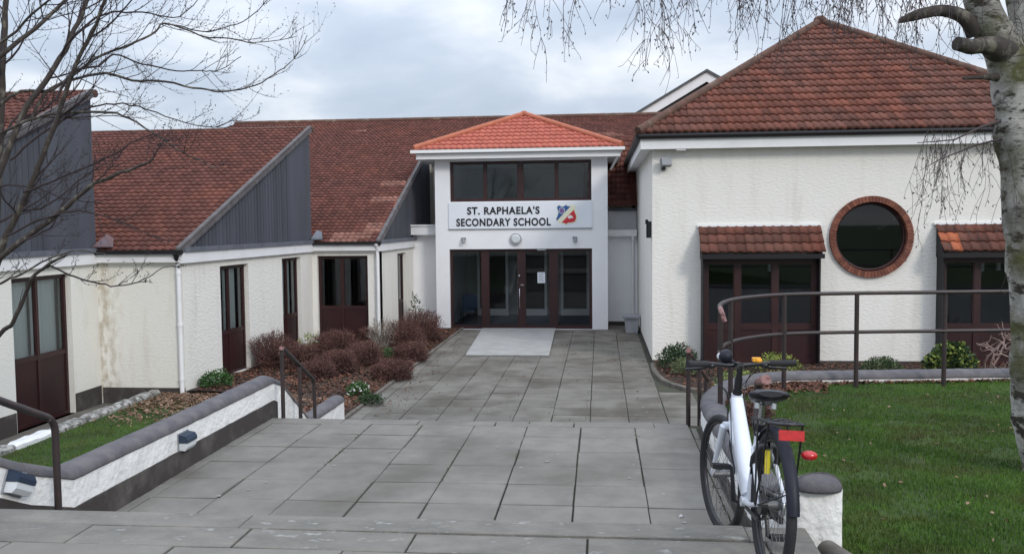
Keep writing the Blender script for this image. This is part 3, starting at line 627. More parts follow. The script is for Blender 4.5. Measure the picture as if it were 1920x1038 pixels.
# doors and windows
fo=glazed(t,'entrance_doors',(TX0+.40,TY,0),(1,0,0),(0,-1,0),4.14,.0,2.335,[(1.03,.20),(2.10,.20),(3.03,.22)],fr=.06,bot=.10,label='maroon framed glass entrance doors with side lights')
m=MB(); m.tube([(-2.32,TY+.05,.62),(-2.32,TY+.02,.62),(-2.32,TY+.02,1.18),(-2.32,TY+.05,1.18)],.014,8); m.build('door_handle','steel',fo); m=MB(); m.sphere((-2.33,TY+.08,1.55),.03,.02,.03); m.build('door_lock','steel',fo); m=MB(); m.box((-2.29,TY+.07,1.27),(-2.20,TY+.095,1.30)); m.build('letter_slot','steel',fo)
m=MB(); m.box((-1.80,TY+.09,1.34),(-1.58,TY+.096,1.65)); 
for i in range(5): m.box((-1.77,TY+.086,1.60-.05*i),(-1.61-.03*(i%2),TY+.0895,1.615-.05*i),1)
m.build('notice',['paper','ink'],fo)
m=MB(); m.box((-1.80,TY+.085,2.285),(-1.55,TY+.099,2.325)); m.build('door_label','paper',fo)
glazed(t,'upper_window',(TX0+.44,TY,0),(1,0,0),(0,-1,0),4.09,3.71,4.87,[1.02,(2.05,.14),3.09],fr=.065,mull=.07,label='wide four pane window above the school sign')
# lobby inside
m=MB(); m.box((TX0+.26,TY+.32,-.02),(TX1-.26,TY+4.5,.0),0); m.box((TX0+.26,TY+4.3,.0),(TX1-.26,TY+4.5,4.9),1); m.box((TX0+.26,TY+.32,2.75),(TX1-.26,TY+4.3,2.85),1); m.box((TX0+.26,TY+.32,3.2),(TX1-.26,TY+4.3,3.25),1)
m.build('lobby',['carpet','room_light'],t)
m=MB()
for x0,x1 in ((-4.1,-3.05),(-2.75,-1.75),(-1.3,-.35)):
    m.box((x0,TY+3.9,0),(x0+.09,TY+3.97,2.3)); m.box((x1-.09,TY+3.9,0),(x1,TY+3.97,2.3)); m.box((x0+.09,TY+3.9,.0),(x1-.09,TY+3.97,.22)); m.box((x0+.09,TY+3.9,2.2),(x1-.09,TY+3.97,2.3))
m.build('inner_doors','white_paint',t)
m=MB()
for x0,x1 in ((-4.1,-3.05),(-2.75,-1.75),(-1.3,-.35)): m.box((x0+.09,TY+3.98,.22),(x1-.09,TY+3.99,2.2))
m.build('inner_glass','room',t)
c=thing('lobby_chair','dark blue chair inside the glass lobby behind the left side light','chair',(-4.05,TY+1.6,0))
m=MB(); m.bbox((-4.28,TY+1.35,.40),(-3.82,TY+1.8,.47),.02); m.build('seat','carpet',c); m=MB(); m.bbox((-4.28,TY+1.8,.47),(-3.82,TY+1.86,.88),.02); m.build('backrest','carpet',c)
for x in (-4.26,-3.84):
    for y in (1.38,1.78):
        m=MB(); m.tube([(x,TY+y,.0),(x,TY+y,.41)],.015,8); m.build('leg','black_metal',c)
# sign
s=thing('school_sign','white name board with black lettering and a shield crest above the doors','sign',(-2.3,TY,3.3))
m=MB(); m.box((-4.36,TY-.035,2.93),(-.22,TY-.001,3.68)); m.box((-4.37,TY-.038,2.905),(-.21,TY-.001,2.929),1); m.build('board',['sign_board','grey_plastic'],s)
def text(body,size,x,z,wid,name='lettering'):
    cu_=bpy.data.curves.new('t','FONT'); cu_.body=body; cu_.size=size; cu_.align_x='CENTER'; cu_.extrude=.006; cu_.offset=.006; cu_.space_character=1.12
    o=bpy.data.objects.new('t',cu_); sc.collection.objects.link(o); bpy.context.view_layer.update()
    me=bpy.data.meshes.new_from_object(o); bpy.data.objects.remove(o)
    xs=[v.co.x for v in me.vertices]; w0=max(xs)-min(xs); mid=(max(xs)+min(xs))/2; ys=[v.co.y for v in me.vertices]; h0=max(ys)
    for v in me.vertices: px=(v.co.x-mid)*wid/w0; py=v.co.y*size/h0; v.co=V((x+px,TY-.042-v.co.z,z+py))-ORG[s.name]
    me.materials.clear(); me.materials.append(M['lettering']); me.name=name
    ob=bpy.data.objects.new(name,me); sc.collection.objects.link(ob); ob.parent=s
text("ST. RAPHAELA'S",.215,-2.765,3.345,2.10); text("SECONDARY SCHOOL",.215,-2.765,3.01,2.74)
def cz(p,d): # crest sketch units -> sign face
    return V((-1.245+(p[0]-470)*.001055-.0,TY-.036-d,3.60-(p[1]-230)*.00108))
cr_=MB()
def flat(poly,d,mi): cr_.prism([cz(p,d) for p in poly],(0,.004,0),mi)
flat([(490,290),(550,236),(620,275),(690,268),(740,232),(800,270),(950,245),(1020,285),(990,350),(1020,440),(1055,540),(1050,620),(1000,705),(900,735),(800,735),(740,775),(680,738),(560,725),(490,668),(462,620),(505,520),(522,440),(500,370)],.004,2)
flat([(500,300),(550,250),(620,290),(690,282),(740,247),(800,285),(870,282),(500,655),(475,620),(520,520),(540,440),(520,370)],.010,0)
flat([(955,375),(975,440),(1010,520),(1015,600),(980,680),(900,708),(800,712),(740,752),(690,718),(622,708)],.010,1)
flat([(632+82*math.cos(a*PI/10),395+82*math.sin(a*PI/10)) for a in range(20)],.016,4); flat([(632+70*math.cos(a*PI/10),395+70*math.sin(a*PI/10)) for a in range(20)],.018,0); flat([(632+50*math.cos(a*PI/10),395+50*math.sin(a*PI/10)) for a in range(20)],.021,3)
flat([(785,590),(800,545),(850,515),(910,535),(940,600),(880,590),(850,612)],.016,4)
cr_.build('crest',['crest_blue','crest_red','crest_cream','crest_purple','petal'],s)
def roundlamp():
    l=thing('wall_lamp','round pale bulkhead lamp centred above the entrance doors','lamp',(-2.41,TY,2.62))
    m=MB(); m.disc((-2.41,TY-.001,2.62),(0,-1,0),.165,.07,28); m.build('casing','grey_plastic',l); m=MB(); m.disc((-2.41,TY-.071,2.62),(0,-1,0),.14,.035,28,r2=.10); m.build('diffuser','lamp_glass',l)
roundlamp()
for x,w in ((-3.93,'left'),(-.71,'right')):
    l=thing('spot_lamp','small grey downlight above the %s end of the entrance doors'%w,'lamp',(x,TY,2.6),'small downlights above the doors')
    m=MB(); m.box((x-.06,TY-.05,2.60),(x+.06,TY-.001,2.68)); m.build('bracket','grey_plastic',l); m=MB(); m.tube([(x,TY-.09,2.66),(x+.01,TY-.12,2.52)],[.035,.05],12); m.build('lamp_head','grey_plastic',l)

# ---------------------------------------------------------------- flat roofed links either side
t=thing('link_block','narrow white flat roofed link left of the entrance porch','building',(-5.2,26,0),'flat roofed links beside the porch')
m=MB(); m.box((-5.6,26.0,-.1),(TX0,28,2.78)); m.build('wall','smooth_render',t); m=MB(); m.box((-5.86,25.72,2.76),(TX0-.003,29,3.02)); m.box((-5.9,25.68,3.02),(TX0-.003,29,3.06)); m.build('fascia','white_paint',t)
m=MB(); m.box((-5.58,25.975,-.1),(TX0-.005,25.998,.14)); m.build('plinth','plinth',t)
t=thing('link_block','narrow white flat roofed link between the porch and the round window building','building',(.7,26.4,0),'flat roofed links beside the porch')
m=MB(); m.box((TX1,26.4,-.1),(1.12,28.4,2.66)); m.box((TX1,27.2,2.8),(1.12,28.4,3.42)); m.build('wall','smooth_render',t); m=MB(); m.box((TX1+.003,26.2,2.66),(1.1,28.3,2.85)); m.box((TX1+.003,27.05,3.42),(1.1,28.4,3.5),1); m.build('fascia',['white_paint','lead'],t)
m=MB(); m.tube([(.98,26.33,0),(.98,26.33,2.62)],.035,10); m.tube([(.98,26.28,2.55),(.98,26.28,2.72)],.06,8); m.build('downpipe','white_paint',t)
m=MB(); m.box((TX1+.003,26.375,-.1),(1.1,26.398,.12)); m.build('plinth','plinth',t)

# ================================================================ CLASSROOM BLOCKS
ZE=2.63; SL=.438
STAIN=0.
def clad(mb,X,y0,y1,zb,slope,z_at0,flat_dy=0):
    y=y0; i=0
    while y<y1-.01:
        w=.075 if y<y1-1.55 else (.09 if y<y1-1.45 else 2); ye=min(y+w,y1); d=(.0 if i%2 else .007) if w==.075 else (.015 if w==.09 else .003)
        za=z_at0+slope*(y-y0); zc=z_at0+slope*(ye-y0); 
        mb.prism([(X-.06,y,zb),(X-.06,ye,zb),(X-.06,ye,max(zb+.01,zc)),(X-.06,y,max(zb+.005,za))],(.05+d,0,0)); y=ye; i+=1
blocks=[]
def block(xl,xr,y0,label,side_holes,front_holes,side_wallmat,frontmat,depth=6.5,side_dx=0.0,roof_l=-17.5,roofdepth=None,patch=None,zb=-.1,floor=-.02):
    t=thing('classroom_block',label,'building',(xr,y0,0),'stepped classroom blocks with sloping tiled roofs')
    U=V((side_dx,depth,0)); Ls=U.length; Un=U.normalized(); No=V((Un.y,-Un.x,0))
    m=MB(); wall(m,(xl,y0,0),(1,0,0),(0,-1,0),xr-xl,zb,2.45,.25,front_holes); m.build('front_wall',frontmat,t)
    m=MB(); wall(m,(xr,y0+.001,0),Un,No,Ls,zb,2.40,.25,side_holes); m.build('side_wall',side_wallmat,t)
    m=MB(); m.box((roof_l,y0+.26,floor-.1),(xr-.4,y0+depth,floor)); m.box((roof_l,y0+depth-.1,floor),(xr-.26,y0+depth,2.7)); m.box((roof_l,y0+.3,2.55),(xr-.26,y0+depth-.1,2.62)); m.box((roof_l,y0+.26,floor),(roof_l+.2,y0+depth-.1,2.5));m.box((xl-4.5,y0+.3,floor),(xl-4.4,y0+depth-.1,2.5)); m.build('room',['room'],t)
    # fascia and gutter
    m=MB(); m.box((xl-.1,y0-.13,2.42),(xr+.01,y0-.001,2.60)); m.obox(V((xr+.011,y0-.13,2.40)),No*.06,Un*(Ls+.1),V((0,0,.2))); m.build('fascia','white_paint',t)
    m=MB(); m.box((xl-.1,y0-.20,2.57),(xr+.09,y0-.131,2.645)); m.build('gutter','black_trim',t)
    m=MB(); m.obox(V((xr-.02,y0-.05,2.603)),No*.13,Un*(Ls+.1),V((0,0,.085))); m.build('flashing','lead',t)
    rd=roofdepth or depth; cs=math.sqrt(1+SL*SL); Vd=V((0,1,SL))
    m=MB(); vmax=(rd+.15)*cs; 
    tiles(m,(roof_l,y0-.15,ZE-.01),(1,0,0),Vd,lambda v:(0,xr+.06-roof_l+side_dx*min(v/vmax,1)),vmax,.15,.205,.034,.020,patch=patch)
    weld_build(m,'roof',['roof_tile_far','roof_tile_pale','roof_tile_orange'],t)
    m=MB(); clad(m,0,0,depth,2.69,SL,ZE-.02); 
    m.v=[tuple(V((xr,y0,0))+Un*p[1]+No*p[0]+V((0,0,p[2]))) for p in m.v]
    m.prism([V((xr-.1,y0+depth+.0,2.5)),V((roof_l,y0+depth,2.5)),V((roof_l,y0+depth,ZE+SL*depth-.06)),V((xr-.1,y0+depth,ZE+SL*depth-.06))],(0,.05,0)) if not roofdepth else None
    m.build('cladding','cladding',t)
    m=MB(); a=V((xr,y0-.18,ZE-.08)); b_=V((xr+side_dx,y0+rd,ZE-.03+SL*rd)); m.obox(a-No*.03,b_-a,V((0,0,.07)),No*.11); m.obox(a-No*.03+V((0,0,.085)),b_-a,V((0,0,.055)),No*.09); m.obox(a-No*.03+V((0,0,.0705)),b_-a,V((0,0,.014)),No*.07,1); m.build('verge_board',['verge_board','black_trim'],t)
    if not roofdepth:
        m=MB(); ridge(m,(roof_l,y0+depth+.03,ZE+SL*depth+.03),(xr+side_dx+.06,y0+depth+.03,ZE+SL*depth+.03),.075,.45); m.build('ridge_tiles','ridge_old',t)
    return t,Un,No
def pf(r):
    rr=random.Random(r); 
    return rr
# block A (nearest, left edge)
tA,Un,No=block(-11.5,-9.24,8.9,'nearest classroom block at the left edge, dark clad gable behind the bare tree',[(.35,1.75,-.2,2.3),(4.10,5.66,-.2,2.27)],[],'roughcast_old','roughcast_old',zb=-.3,floor=-.22)
glazed(tA,'glazed_door',V((-9.24,8.9,0))+Un*4.10,Un,No,1.56,-.2,2.27,[.76],sill=.90,curtain={0:(0,1,0),1:(0,1,0)},label='white curtained garden door with maroon panels')
glazed(tA,'glazed_door',V((-9.24,8.9,0))+Un*.35,Un,No,1.40,-.2,2.3,[.7],sill=.90)
for ya,yb_ in ((14.57,15.37),(12.2,12.97)):
    m=MB(); m.box((-9.235,ya,-.25),(-9.222,yb_,.14)); m.build('plinth','plinth',tA)
# block B
STAIN=-.0
pB=set()
tB,Un,No=block(-9.24,-7.60,15.4,'middle classroom block with white downpipe at its corner and brown stained wall',[(1.46,2.75,.02,2.27),(4.55,5.70,.02,2.30)],[],'roughcast','roughcast_old',side_dx=.28,zb=-.25)
STAIN=1.55; stain_mat()
for ch in tB.children:
    if ch.name.startswith('front_wall'): ch.data.materials[0]=M['roughcast_stained']
P0=V((-7.60,15.4,0))
glazed(tB,'glazed_door',P0+Un*1.46,Un,No,1.29,.02,2.27,[.56],sill=.88,curtain={0:(.0,1,.42),1:(0,.9,0)})
glazed(tB,'glazed_door',P0+Un*4.55,Un,No,1.15,.02,2.30,[.5],sill=.88,curtain={0:(0,.3,.5),1:(0,.9,0)})
m=MB(); m.box((-9.2,15.375,-.3),(-7.61,15.396,.10)); m.build('plinth','plinth',tB)
m=MB(); m.tube([(-7.64,15.33,.0),(-7.64,15.33,2.45)],.042,12)
for z in (.25,1.25,2.2): m.tube([(-7.64,15.33,z),(-7.64,15.33,z+.05)],.052,12)
m.build('downpipe','white_paint',tB)
m=MB(); m.tube([(-7.64,15.33,2.43),(-7.64,15.27,2.52),(-7.64,15.22,2.60)],.05,10); m.build('gutter_outlet','black_trim',tB)
m=MB(); m.prism([(-9.2,15.2,2.70),(-8.80,15.2,2.70),(-8.98,15.55,2.85),(-9.2,15.7,2.92)],(0,0,.02)); m.build('valley_flashing','lead_purple',tB)
# block C (far one, roof runs up into the main roof)
PATS={0:lambda c,i:0}
def patchC(c,i):
    x=-17.5+c*.15
    for (px,r,n_) in ((-6.95,1,4),(-6.85,0,3),(-6.15,3,6),(-6.1,2,4),(-6.4,8,6),(-6.45,12,3),(-5.75,13,3),(-5.1,13,4)):
        if i in (int(r*1.66),int(r*1.66)+1) and 0<=x-px<n_*.25: return 1
    if i in (11,12) and -5.75<x<-5.5: return 2
    return 0
tC,Un,No=block(-7.32,-5.57,21.9,'farthest classroom block beside the entrance with a solid maroon double door',[(2.0,3.1,.02,2.27)],[(.12,1.44,.02,2.29)],'roughcast','roughcast',depth=6.9,roofdepth=7.05,patch=patchC,zb=-.1)
P0=V((-7.32,21.9,0))
glazed(tC,'glazed_door',P0+V((.12,0,0)),(1,0,0),(0,-1,0),1.32,.02,2.29,[.62],sill=.95,label='solid maroon double door with dark windows')
glazed(tC,'glazed_door',V((-5.57,21.9,0))+Un*2.0,Un,No,1.1,.02,2.27,[.5],sill=.88,curtain={0:(0,1,.3),1:(0,1,0)})
m=MB(); m.tube([(-5.60,21.82,0),(-5.60,21.82,2.45)],.042,12); m.tube([(-5.6,21.82,2.43),(-5.6,21.77,2.52),(-5.6,21.72,2.6)],.05,10); m.build('downpipe','white_paint',tC)
m=MB(); m.prism([(-7.28,21.7,2.70),(-6.98,21.7,2.70),(-7.12,22.1,2.88),(-7.28,22.2,2.92)],(0,0,.03)); m.build('valley_flashing','lead',tC)

# ================================================================ MAIN BLOCK (long roof behind)
t=thing('main_block','long red tiled roof of the main building behind the entrance porch','building',(-4,31,0))
m=MB(); m.box((-14.2,30.0,0),(13,36,5.5)); m.box((-14.2,29.2,0),(-5.7,29.99,5.5)); m.build('wall','roughcast',t)
def patchM(c,i):
    x=-14.4+c*.145
    return 1 if (i==4 and -.3<x<.4) or (i==12 and -12.7<x<-12.2) or (i==9 and -9<x<-8.6) or (i==3 and .1<x<.7) else 0
m=MB(); sl2=(7.1-5.70)/5.1; cs=math.sqrt(1+sl2*sl2)
tiles(m,(-14.4,28.9,5.69),(1,0,0),(0,1,sl2),lambda v:(0,28),5.1*cs,.145,.32,.036,.026,patch=patchM)
sl3=(5.72-3.56)/(28.95-26.75); cs3=math.sqrt(1+sl3*sl3)
tiles(m,(-.5,26.75,3.56),(1,0,0),(0,1,sl3),lambda v:(0,1.68),2.2*cs3,.145,.25,.036,.026)
m.prism([(-14.4,34,7.05),(14,34,7.05),(14,39,5.6),(-14.4,39,5.6)],(0,0,.05))
weld_build(m,'roof',['roof_tile_far','roof_tile_pale'],t)
m=MB(); ridge(m,(-14.4,34.02,7.13),(14,34.02,7.13),.10,.45); m.build('ridge_tiles','ridge_old',t)
# gabled hall further back
t=thing('gabled_hall','distant gabled building with white bargeboards showing above the roofs','building',(4.7,40,0))
m=MB(); m.prism([(-1.5,40,0),(10.9,40,0),(10.9,40,5.9),(4.7,40,9.35),(-1.5,40,5.9)],(0,12,0)); m.build('wall','slate',t)
for sgn in (-1,1):
    a=V((4.7,39.7,9.62)); b_=V((4.7+sgn*7,39.7,9.62-7*.585)); m=MB(); m.prism([a,b_,b_-V((0,0,.42)),a-V((0,0,.42))],(0,.12,0)); m.build('bargeboard','white_paint',t)
    m=MB(); m.prism([a+V((0,-.08,.0)),b_+V((0,-.08,.0)),b_+V((0,-.08,.12)),a+V((0,-.08,.12))],(0,12.4,0)); m.build('roof','slate',t)

# ================================================================ GABLE BUILDING (round window)
BX0,BX1,BY0,BY1=1.13,10.33,19.2,29.0
t=thing('chapel_building','cream roughcast building with a round window and big hipped tile roof','building',(5.7,19.2,0))
m=MB(); P1=(2.16-BX0,4.60-BX0); P2=(6.99-BX0,9.43-BX0)
wall(m,(BX0,BY0,0),(1,0,0),(0,-1,0),BX1-BX0,-.1,4.72,.3,[(P1[0]+.04,P1[1]-.04,.05,2.3),(P2[0]+.04,P2[1]-.04,.05,2.3)],circ=(5.68-BX0,2.71,.80))
m.box((BX0,BY0+.301,-.1),(BX0+.3,BY1,4.72)); m.box((BX1-.3,BY0+.301,-.1),(BX1,BY1,4.72)); m.box((BX0+.3,BY1-.3,-.1),(BX1-.3,BY1,4.72)); m.build('wall','roughcast',t)
m=MB(); m.box((BX0+.31,BY0+3.2,0),(BX1-.31,BY0+3.3,4.7)); m.box((BX0+.31,BY0+.31,-.05),(BX1-.31,BY0+3.2,.0)); m.box((BX0+.31,BY0+.31,4.6),(BX1-.31,BY0+3.2,4.7)); m.build('room','room',t)
m=MB()
for px_,py_ in ((1443,500),(1841,500),(1872,498)): q=at(px_,py_,20.4); m.tube([q+V((0,0,.1)),q-V((0,0,.1))],.05,10)
m.build('pendant_lights','lamp_glass',t)
ov=.26
m=MB(); m.box((BX0-ov,BY0-ov,4.60),(BX1+ov,BY0-ov+.025,4.86)); m.box((BX0-ov,BY0-ov+.025,4.60),(BX0-ov+.025,BY1,4.86)); m.box((BX1+ov-.025,BY0-ov+.025,4.6),(BX1+ov,BY1,4.86)); m.box((BX0-ov+.025,BY0-ov+.025,4.63),(BX1+ov-.025,BY1,4.66)); m.build('fascia','white_paint',t)
m=MB(); z=4.87
m.tube([(BX0-ov-.05,BY0-ov-.05,z),(BX1+ov+.05,BY0-ov-.05,z)],.06,10); m.tube([(BX0-ov-.05,BY0-ov-.05,z),(BX0-ov-.05,BY1,z)],.06,10); m.tube([(BX0-ov-.02,BY1-.4,4.85),(BX0-.06,BY1-.5,4.6),(BX0-.06,BY1-.5,.1)],.045,10); m.build('gutter','black_trim',t)
apx=((BX0+BX1)/2,BY0+4.75,8.20)
def chapelmat(c,i): return 0
hip(t,BX0-ov-.06,BX1+ov+.06,BY0-ov-.06,BY1+ov,4.93,apx,['roof_tile','roof_tile_pale'],.158,.345,chapelmat,amp=.042,step=.030)
m=MB(); 
for c in ((BX0-ov-.06,BY0-ov-.06),(BX1+ov+.06,BY0-ov-.06),(BX0-ov,BY1+ov),(BX1+ov,BY1+ov)): ridge(m,(c[0],c[1],4.98),(apx[0],apx[1],apx[2]+.04),.095,.42)
m.sphere((apx[0],apx[1],apx[2]+.06),.17,.17,.12); m.build('ridge_tiles','ridge_old',t)
m=MB(); m.box((BX0-.004,BY0-.022,-.1),(BX1,BY0-.001,.08)); m.box((BX0-.022,BY0,-.1),(BX0-.001,BY1,.08)); m.build('plinth','plinth',t)
# round window
wdw=MB(); c0=V((5.68,BY0,2.71)); nb=72
for k in range(nb):
    a=2*PI*k/nb; b=2*PI*(k+.88)/nb; pr=[(.73,a),(.855,a),(.855,b),(.73,b)]
    wdw.prism([c0+V((r*math.cos(q),-.065-random.uniform(0,.008),r*math.sin(q))) for r,q in pr],(0,.24,0))
rwm=wdw.build('brick_surround','brick_ring',t)
m=MB(); m.torus(c0+V((0,.10,0)),(0,1,0),.70,.03,64,8,ry=.05); fr_=m.build('round_window','maroon_frame',t)
m=MB(); m.add([c0+V((.69*math.cos(2*PI*k/48),.11,.69*math.sin(2*PI*k/48))) for k in range(48)],[tuple(range(48))]); m.build('pane','glass',fr_)
# mortar backing of the brick ring
m=MB(); m.torus(c0+V((0,-.03,0)),(0,1,0),.79,.058,64,6,ry=.03); m.build('mortar','kerb',t)
# porches (bay windows with tiled canopy)
def bay(xa,xb,label,orange=None,lab2=None):
    yb=BY0; yf=BY0-.42
    mroof=MB(); z0,z1=2.40,2.96; d=.50; cs=math.sqrt((z1-z0)**2+d*d)
    tiles(mroof,(xa-.04,yb-d,z0),(1,0,0),(0,d,z1-z0),lambda v:(0,xb-xa+.08),cs-.005,.19,.25,.045,.028,patch=orange)
    o=weld_build(mroof,'canopy_roof',['roof_tile','roof_tile_pale','roof_tile_orange'],t)
    m=MB(); m.obox((xa-.06,yb-.05,z1-.01),(xb-xa+.12,0,0),(0,.045,0),(0,0,.045)); m.build('canopy_flashing','white_paint',o)
    m=MB(); m.box((xa-.02,yb-d-.02,2.28),(xb+.02,yb-d+.05,2.375)); m.box((xa,yb-d+.051,2.28),(xb,yb-.002,2.33)); m.build('canopy_gutter','black_trim',o)
    m=MB()
    for x,x2 in ((xa,xa+.02),(xb-.03,xb-.05)):
        m=MB(); m.prism([(x,yb-d+.05,2.331),(x,yb-.002,2.331),(x,yb-.002,z1-.03)],(.03,0,0)); m.box((x2,yb-.36,.05),(x2+.03,yb-.002,2.3305)); m.build('bay_cheek','black_trim',t)
    f=glazed(t,'bay_window',(xa+.051,yb-.26,0),(1,0,0),(0,-1,0),xb-xa-.102,.05,2.279,[.72,1.50] if xb-xa>2.3 else [1.2],sill=.82,fr=.10,mull=.12,label=label)
bay(2.14,4.60,'left bay window with three dark panes under a tiled canopy')
bay(7.0,9.44,'right bay window under a tiled canopy with two orange tiles',orange=lambda c,i:2 if (c in (0,1) and i==1) or (c==1 and i==0) else 0)
# things fixed to the walls
l=thing('security_lamp','grey floodlight high on the cream wall under the eaves','lamp',(1.42,19.15,4.3))
m=MB(); m.tube([(1.36,19.2,4.2),(1.36,19.08,4.2)],.045,10); m.tube([(1.36,19.1,4.2),(1.39,19.0,4.28)],.02,8); m.build('bracket','black_metal',l)
m=MB(); M3=Matrix.Rotation(.35,3,'Z')@Matrix.Rotation(-.4,3,'X'); b_=[M3@V(q) for q in ((.22,0,0),(0,-.10,0),(0,0,.17))]; m.obox(V((1.30,19.03,4.23)),b_[0],b_[1],b_[2]); m.build('lamp_head','grey_plastic',l)
m=MB(); m.box((1.62,18.96,4.57),(1.82,19.1,4.598)); tag(m.build('eaves_vent','white_upvc'),'small white vent under the eaves above the floodlight','vent')
l=thing('wall_lamp','black box lamp on the side wall near the corner','lamp',(1.08,19.6,2.9))
m=MB(); m.box((1.06,19.5,2.72),(1.128,19.62,3.08)); m.build('bracket','black_metal',l); m=MB(); m.box((1.0,19.48,3.02),(1.06,19.64,3.12)); m.box((1.02,19.5,2.72),(1.06,19.62,3.019)); m.build('lamp_head','black_trim',l)
l=thing('salt_bin','pale grey bin with dark lid standing by the right wall near the porch','bin',(.86,24.8,0))
m=MB(); m.prism([(.72,24.55,.0),(1.04,24.55,.0),(1.08,24.5,.42),(.68,24.5,.42)],(0,.45,0)); m.build('bin_body','grey_box',l); m=MB(); m.bbox((.62,24.42,.42),(1.10,25.02,.49),.02); m.build('lid','grey_plastic',l)

# ================================================================ PLANTS
def rnd_dir(up=.2):
    a=random.uniform(0,2*PI); z=random.uniform(-up,1); r=math.sqrt(max(0,1-z*z)); return V((r*math.cos(a),r*math.sin(a),z))
def twiggy(cx,cy,z0,rx,h,label,n=420,mt='twig_brown',leafmt=None,group='clipped bare brown bushes in the left bed',cat='bush',name='bare_bush',nl=1500,ls=.018,tr=.004,squash=1.0):
    t=thing(name,label,cat,(cx,cy,z0),group); m=MB(); base=V((cx,cy,z0)); sd=random.random()*50
    def surf(d): 
        k=1+.28*noise.noise(d*2.3+V((sd,0,0))); hz=abs(d.z)**.75*(1 if d.z>=0 else -1); return V((d.x*rx*k,d.y*rx*k*squash,h*.42+hz*h*.58*k))
    for i in range(n):
        d=rnd_dir(.55); tip=base+surf(d)*random.uniform(.88,1.07); st=base+V((random.gauss(0,rx*.22),random.gauss(0,rx*.22),0)); mid=(st*.45+tip*.55)+V((random.gauss(0,.03),random.gauss(0,.03),.02))
        m.tube([st,mid,tip],[tr*1.3,tr,tr*.5],3,0,False,False)
        for k in range(3):
            q=mid.lerp(tip,random.uniform(.2,.95)); m.tube([q,q+(rnd_dir(.6)*.5+d*.6)*rx*random.uniform(.15,.32)],[tr*.8,tr*.4],3,0,False,False)
    m.build('twigs',mt,t)
    m=MB(); pts=[]
    for i in range(nl):
        d=rnd_dir(.6); c=base+surf(d)*(random.random()**.25)
        if c.z<z0: c.z=z0+random.random()*.05
        a=rnd_dir(1)*ls*random.uniform(.6,1.3); b_=a.cross(rnd_dir(1)).normalized()*ls*.5; m.add([c-a,c-b_,c+a,c+b_],[(0,1,2,3)])
    m.build('foliage',leafmt or mt,t); return t
for (px,py,Y,rx,h,lab) in (
    (514,690,18.2,.42,.75,'tall brown bush against the white wall between the two garden doors'),
    (563,690,18.0,.36,.55,'brown bush directly behind the short handrail'),
    (628,668,20.2,.44,.55,'brown bush in front of the left part of the maroon double door'),
    (632,697,17.6,.38,.46,'rounded brown bush in the middle of the bed beside the handrail'),
    (683,690,18.6,.36,.50,'rounded brown bush below the right edge of the maroon double door'),
    (736,706,17.0,.36,.36,'low brown bush closest to the path edging'),
    (695,650,22.0,.30,.45,'small brown bush left of the pale twiggy shrub'),
    (792,645,22.6,.50,.78,'largest brown bush at the corner of the entrance porch'),
    (757,655,21.0,.46,.70,'brown bush just right of the pale twiggy shrub'),
    (770,680,19.2,.34,.42,'low brown bush beside the path under the largest bush'),
    (596,700,16.9,.32,.34,'low brown bush right of the handrail nearest the bark chips')):
    q=at(px,py,Y); twiggy(q.x,Y,.02,rx*1.14,h*1.05,lab,n=420,nl=4400,ls=.018)
twiggy(1.52,8.75,lawn_h(1.52,8.75)-.02,.19,.26,'small reddish brown shrub inside the curve of the low wall behind the bicycle',n=160,nl=900,ls=.018,group=None)
q=at(716,655,20.6); twiggy(q.x,20.6,.02,.33,.88,'pale grey twiggy round shrub with green base in front of the white wall',n=150,mt='twig_pale',leafmt='leaf_dark',group=None,cat='shrub',name='twiggy_shrub',nl=160,ls=.02,tr=.006)
def leafy(cx,cy,z0,rx,h,label,mt,n=900,ls=.04,name='green_shrub',group=None,squash=1.,narrow=.5,mt2=None):
    t=thing(name,label,'plant',(cx,cy,z0),group); sd=random.random()*50; base=V((cx,cy,z0)); m=MB()
    for i in range(10):
        d=rnd_dir(.3); m.tube([base,base+V((d.x*rx*.6,d.y*rx*.6,h*.6*max(.3,d.z)))],[.008,.003],4)
    m.build('stems','twig_brown',t)
    m=MB()
    for i in range(n):
        d=rnd_dir(.35); k=1+.3*noise.noise(d*2.5+V((sd,0,0))); r=random.random()**.3
        c=base+V((d.x*rx*k*r,d.y*rx*k*r*squash,max(.01,h*.35+d.z*h*.65*k*r)))
        a=(d*.7+rnd_dir(.4)).normalized()*ls*random.uniform(.6,1.2); b_=a.cross(rnd_dir(1)).normalized()*ls*narrow*.5
        m.add([c,c+a*.5+b_,c+a,c+a*.5-b_],[(0,1,2,3)],1 if mt2 and random.random()<(.12 if mt2=='petal' else .35) else 0)
    m.build('foliage',[mt,mt2 or mt],t)
q=at(405,725,15.9); leafy(q.x,15.9,.02,.30,.30,'bright green leafy plant at the foot of the wall right of the downpipe','leaf_green',700,.07)
q=at(720,655,19.6); leafy(q.x,19.6,.0,.30,.25,'dark green plant under the pale twiggy shrub','leaf_green',500,.06)
q=at(672,735,15.2); leafy(q.x,15.2,.02,.20,.24,'small green plant with white flowers beside the end of the low wall','leaf_green',700,.06,mt2='petal',narrow=.4)
q=at(695,742,14.6); leafy(q.x,14.6,.02,.22,.14,'low green ground plant at the path edge near the steps','leaf_dark',600,.05)
q=at(578,650,20.6); leafy(q.x,20.8,.02,.28,.45,'yellow green plant in front of the white pier left of the double door','leaf_yellow',200,.06)
q=at(780,600,24.6); leafy(q.x,24.6,.3,.16,.75,'slender spiky plant against the link wall beside the porch','leaf_dark',140,.14,name='spiky_plant',narrow=.2)
q=at(500,760,12.9); leafy(-4.5,12.6,.02,.26,.18,'small green tuft inside the low planter wall by the far steps','leaf_dark',500,.05)
leafy(1.60,18.35,.03,.40,.50,'dark green shrub at the corner of the round window building','leaf_dark',2600,.05,squash=.8)
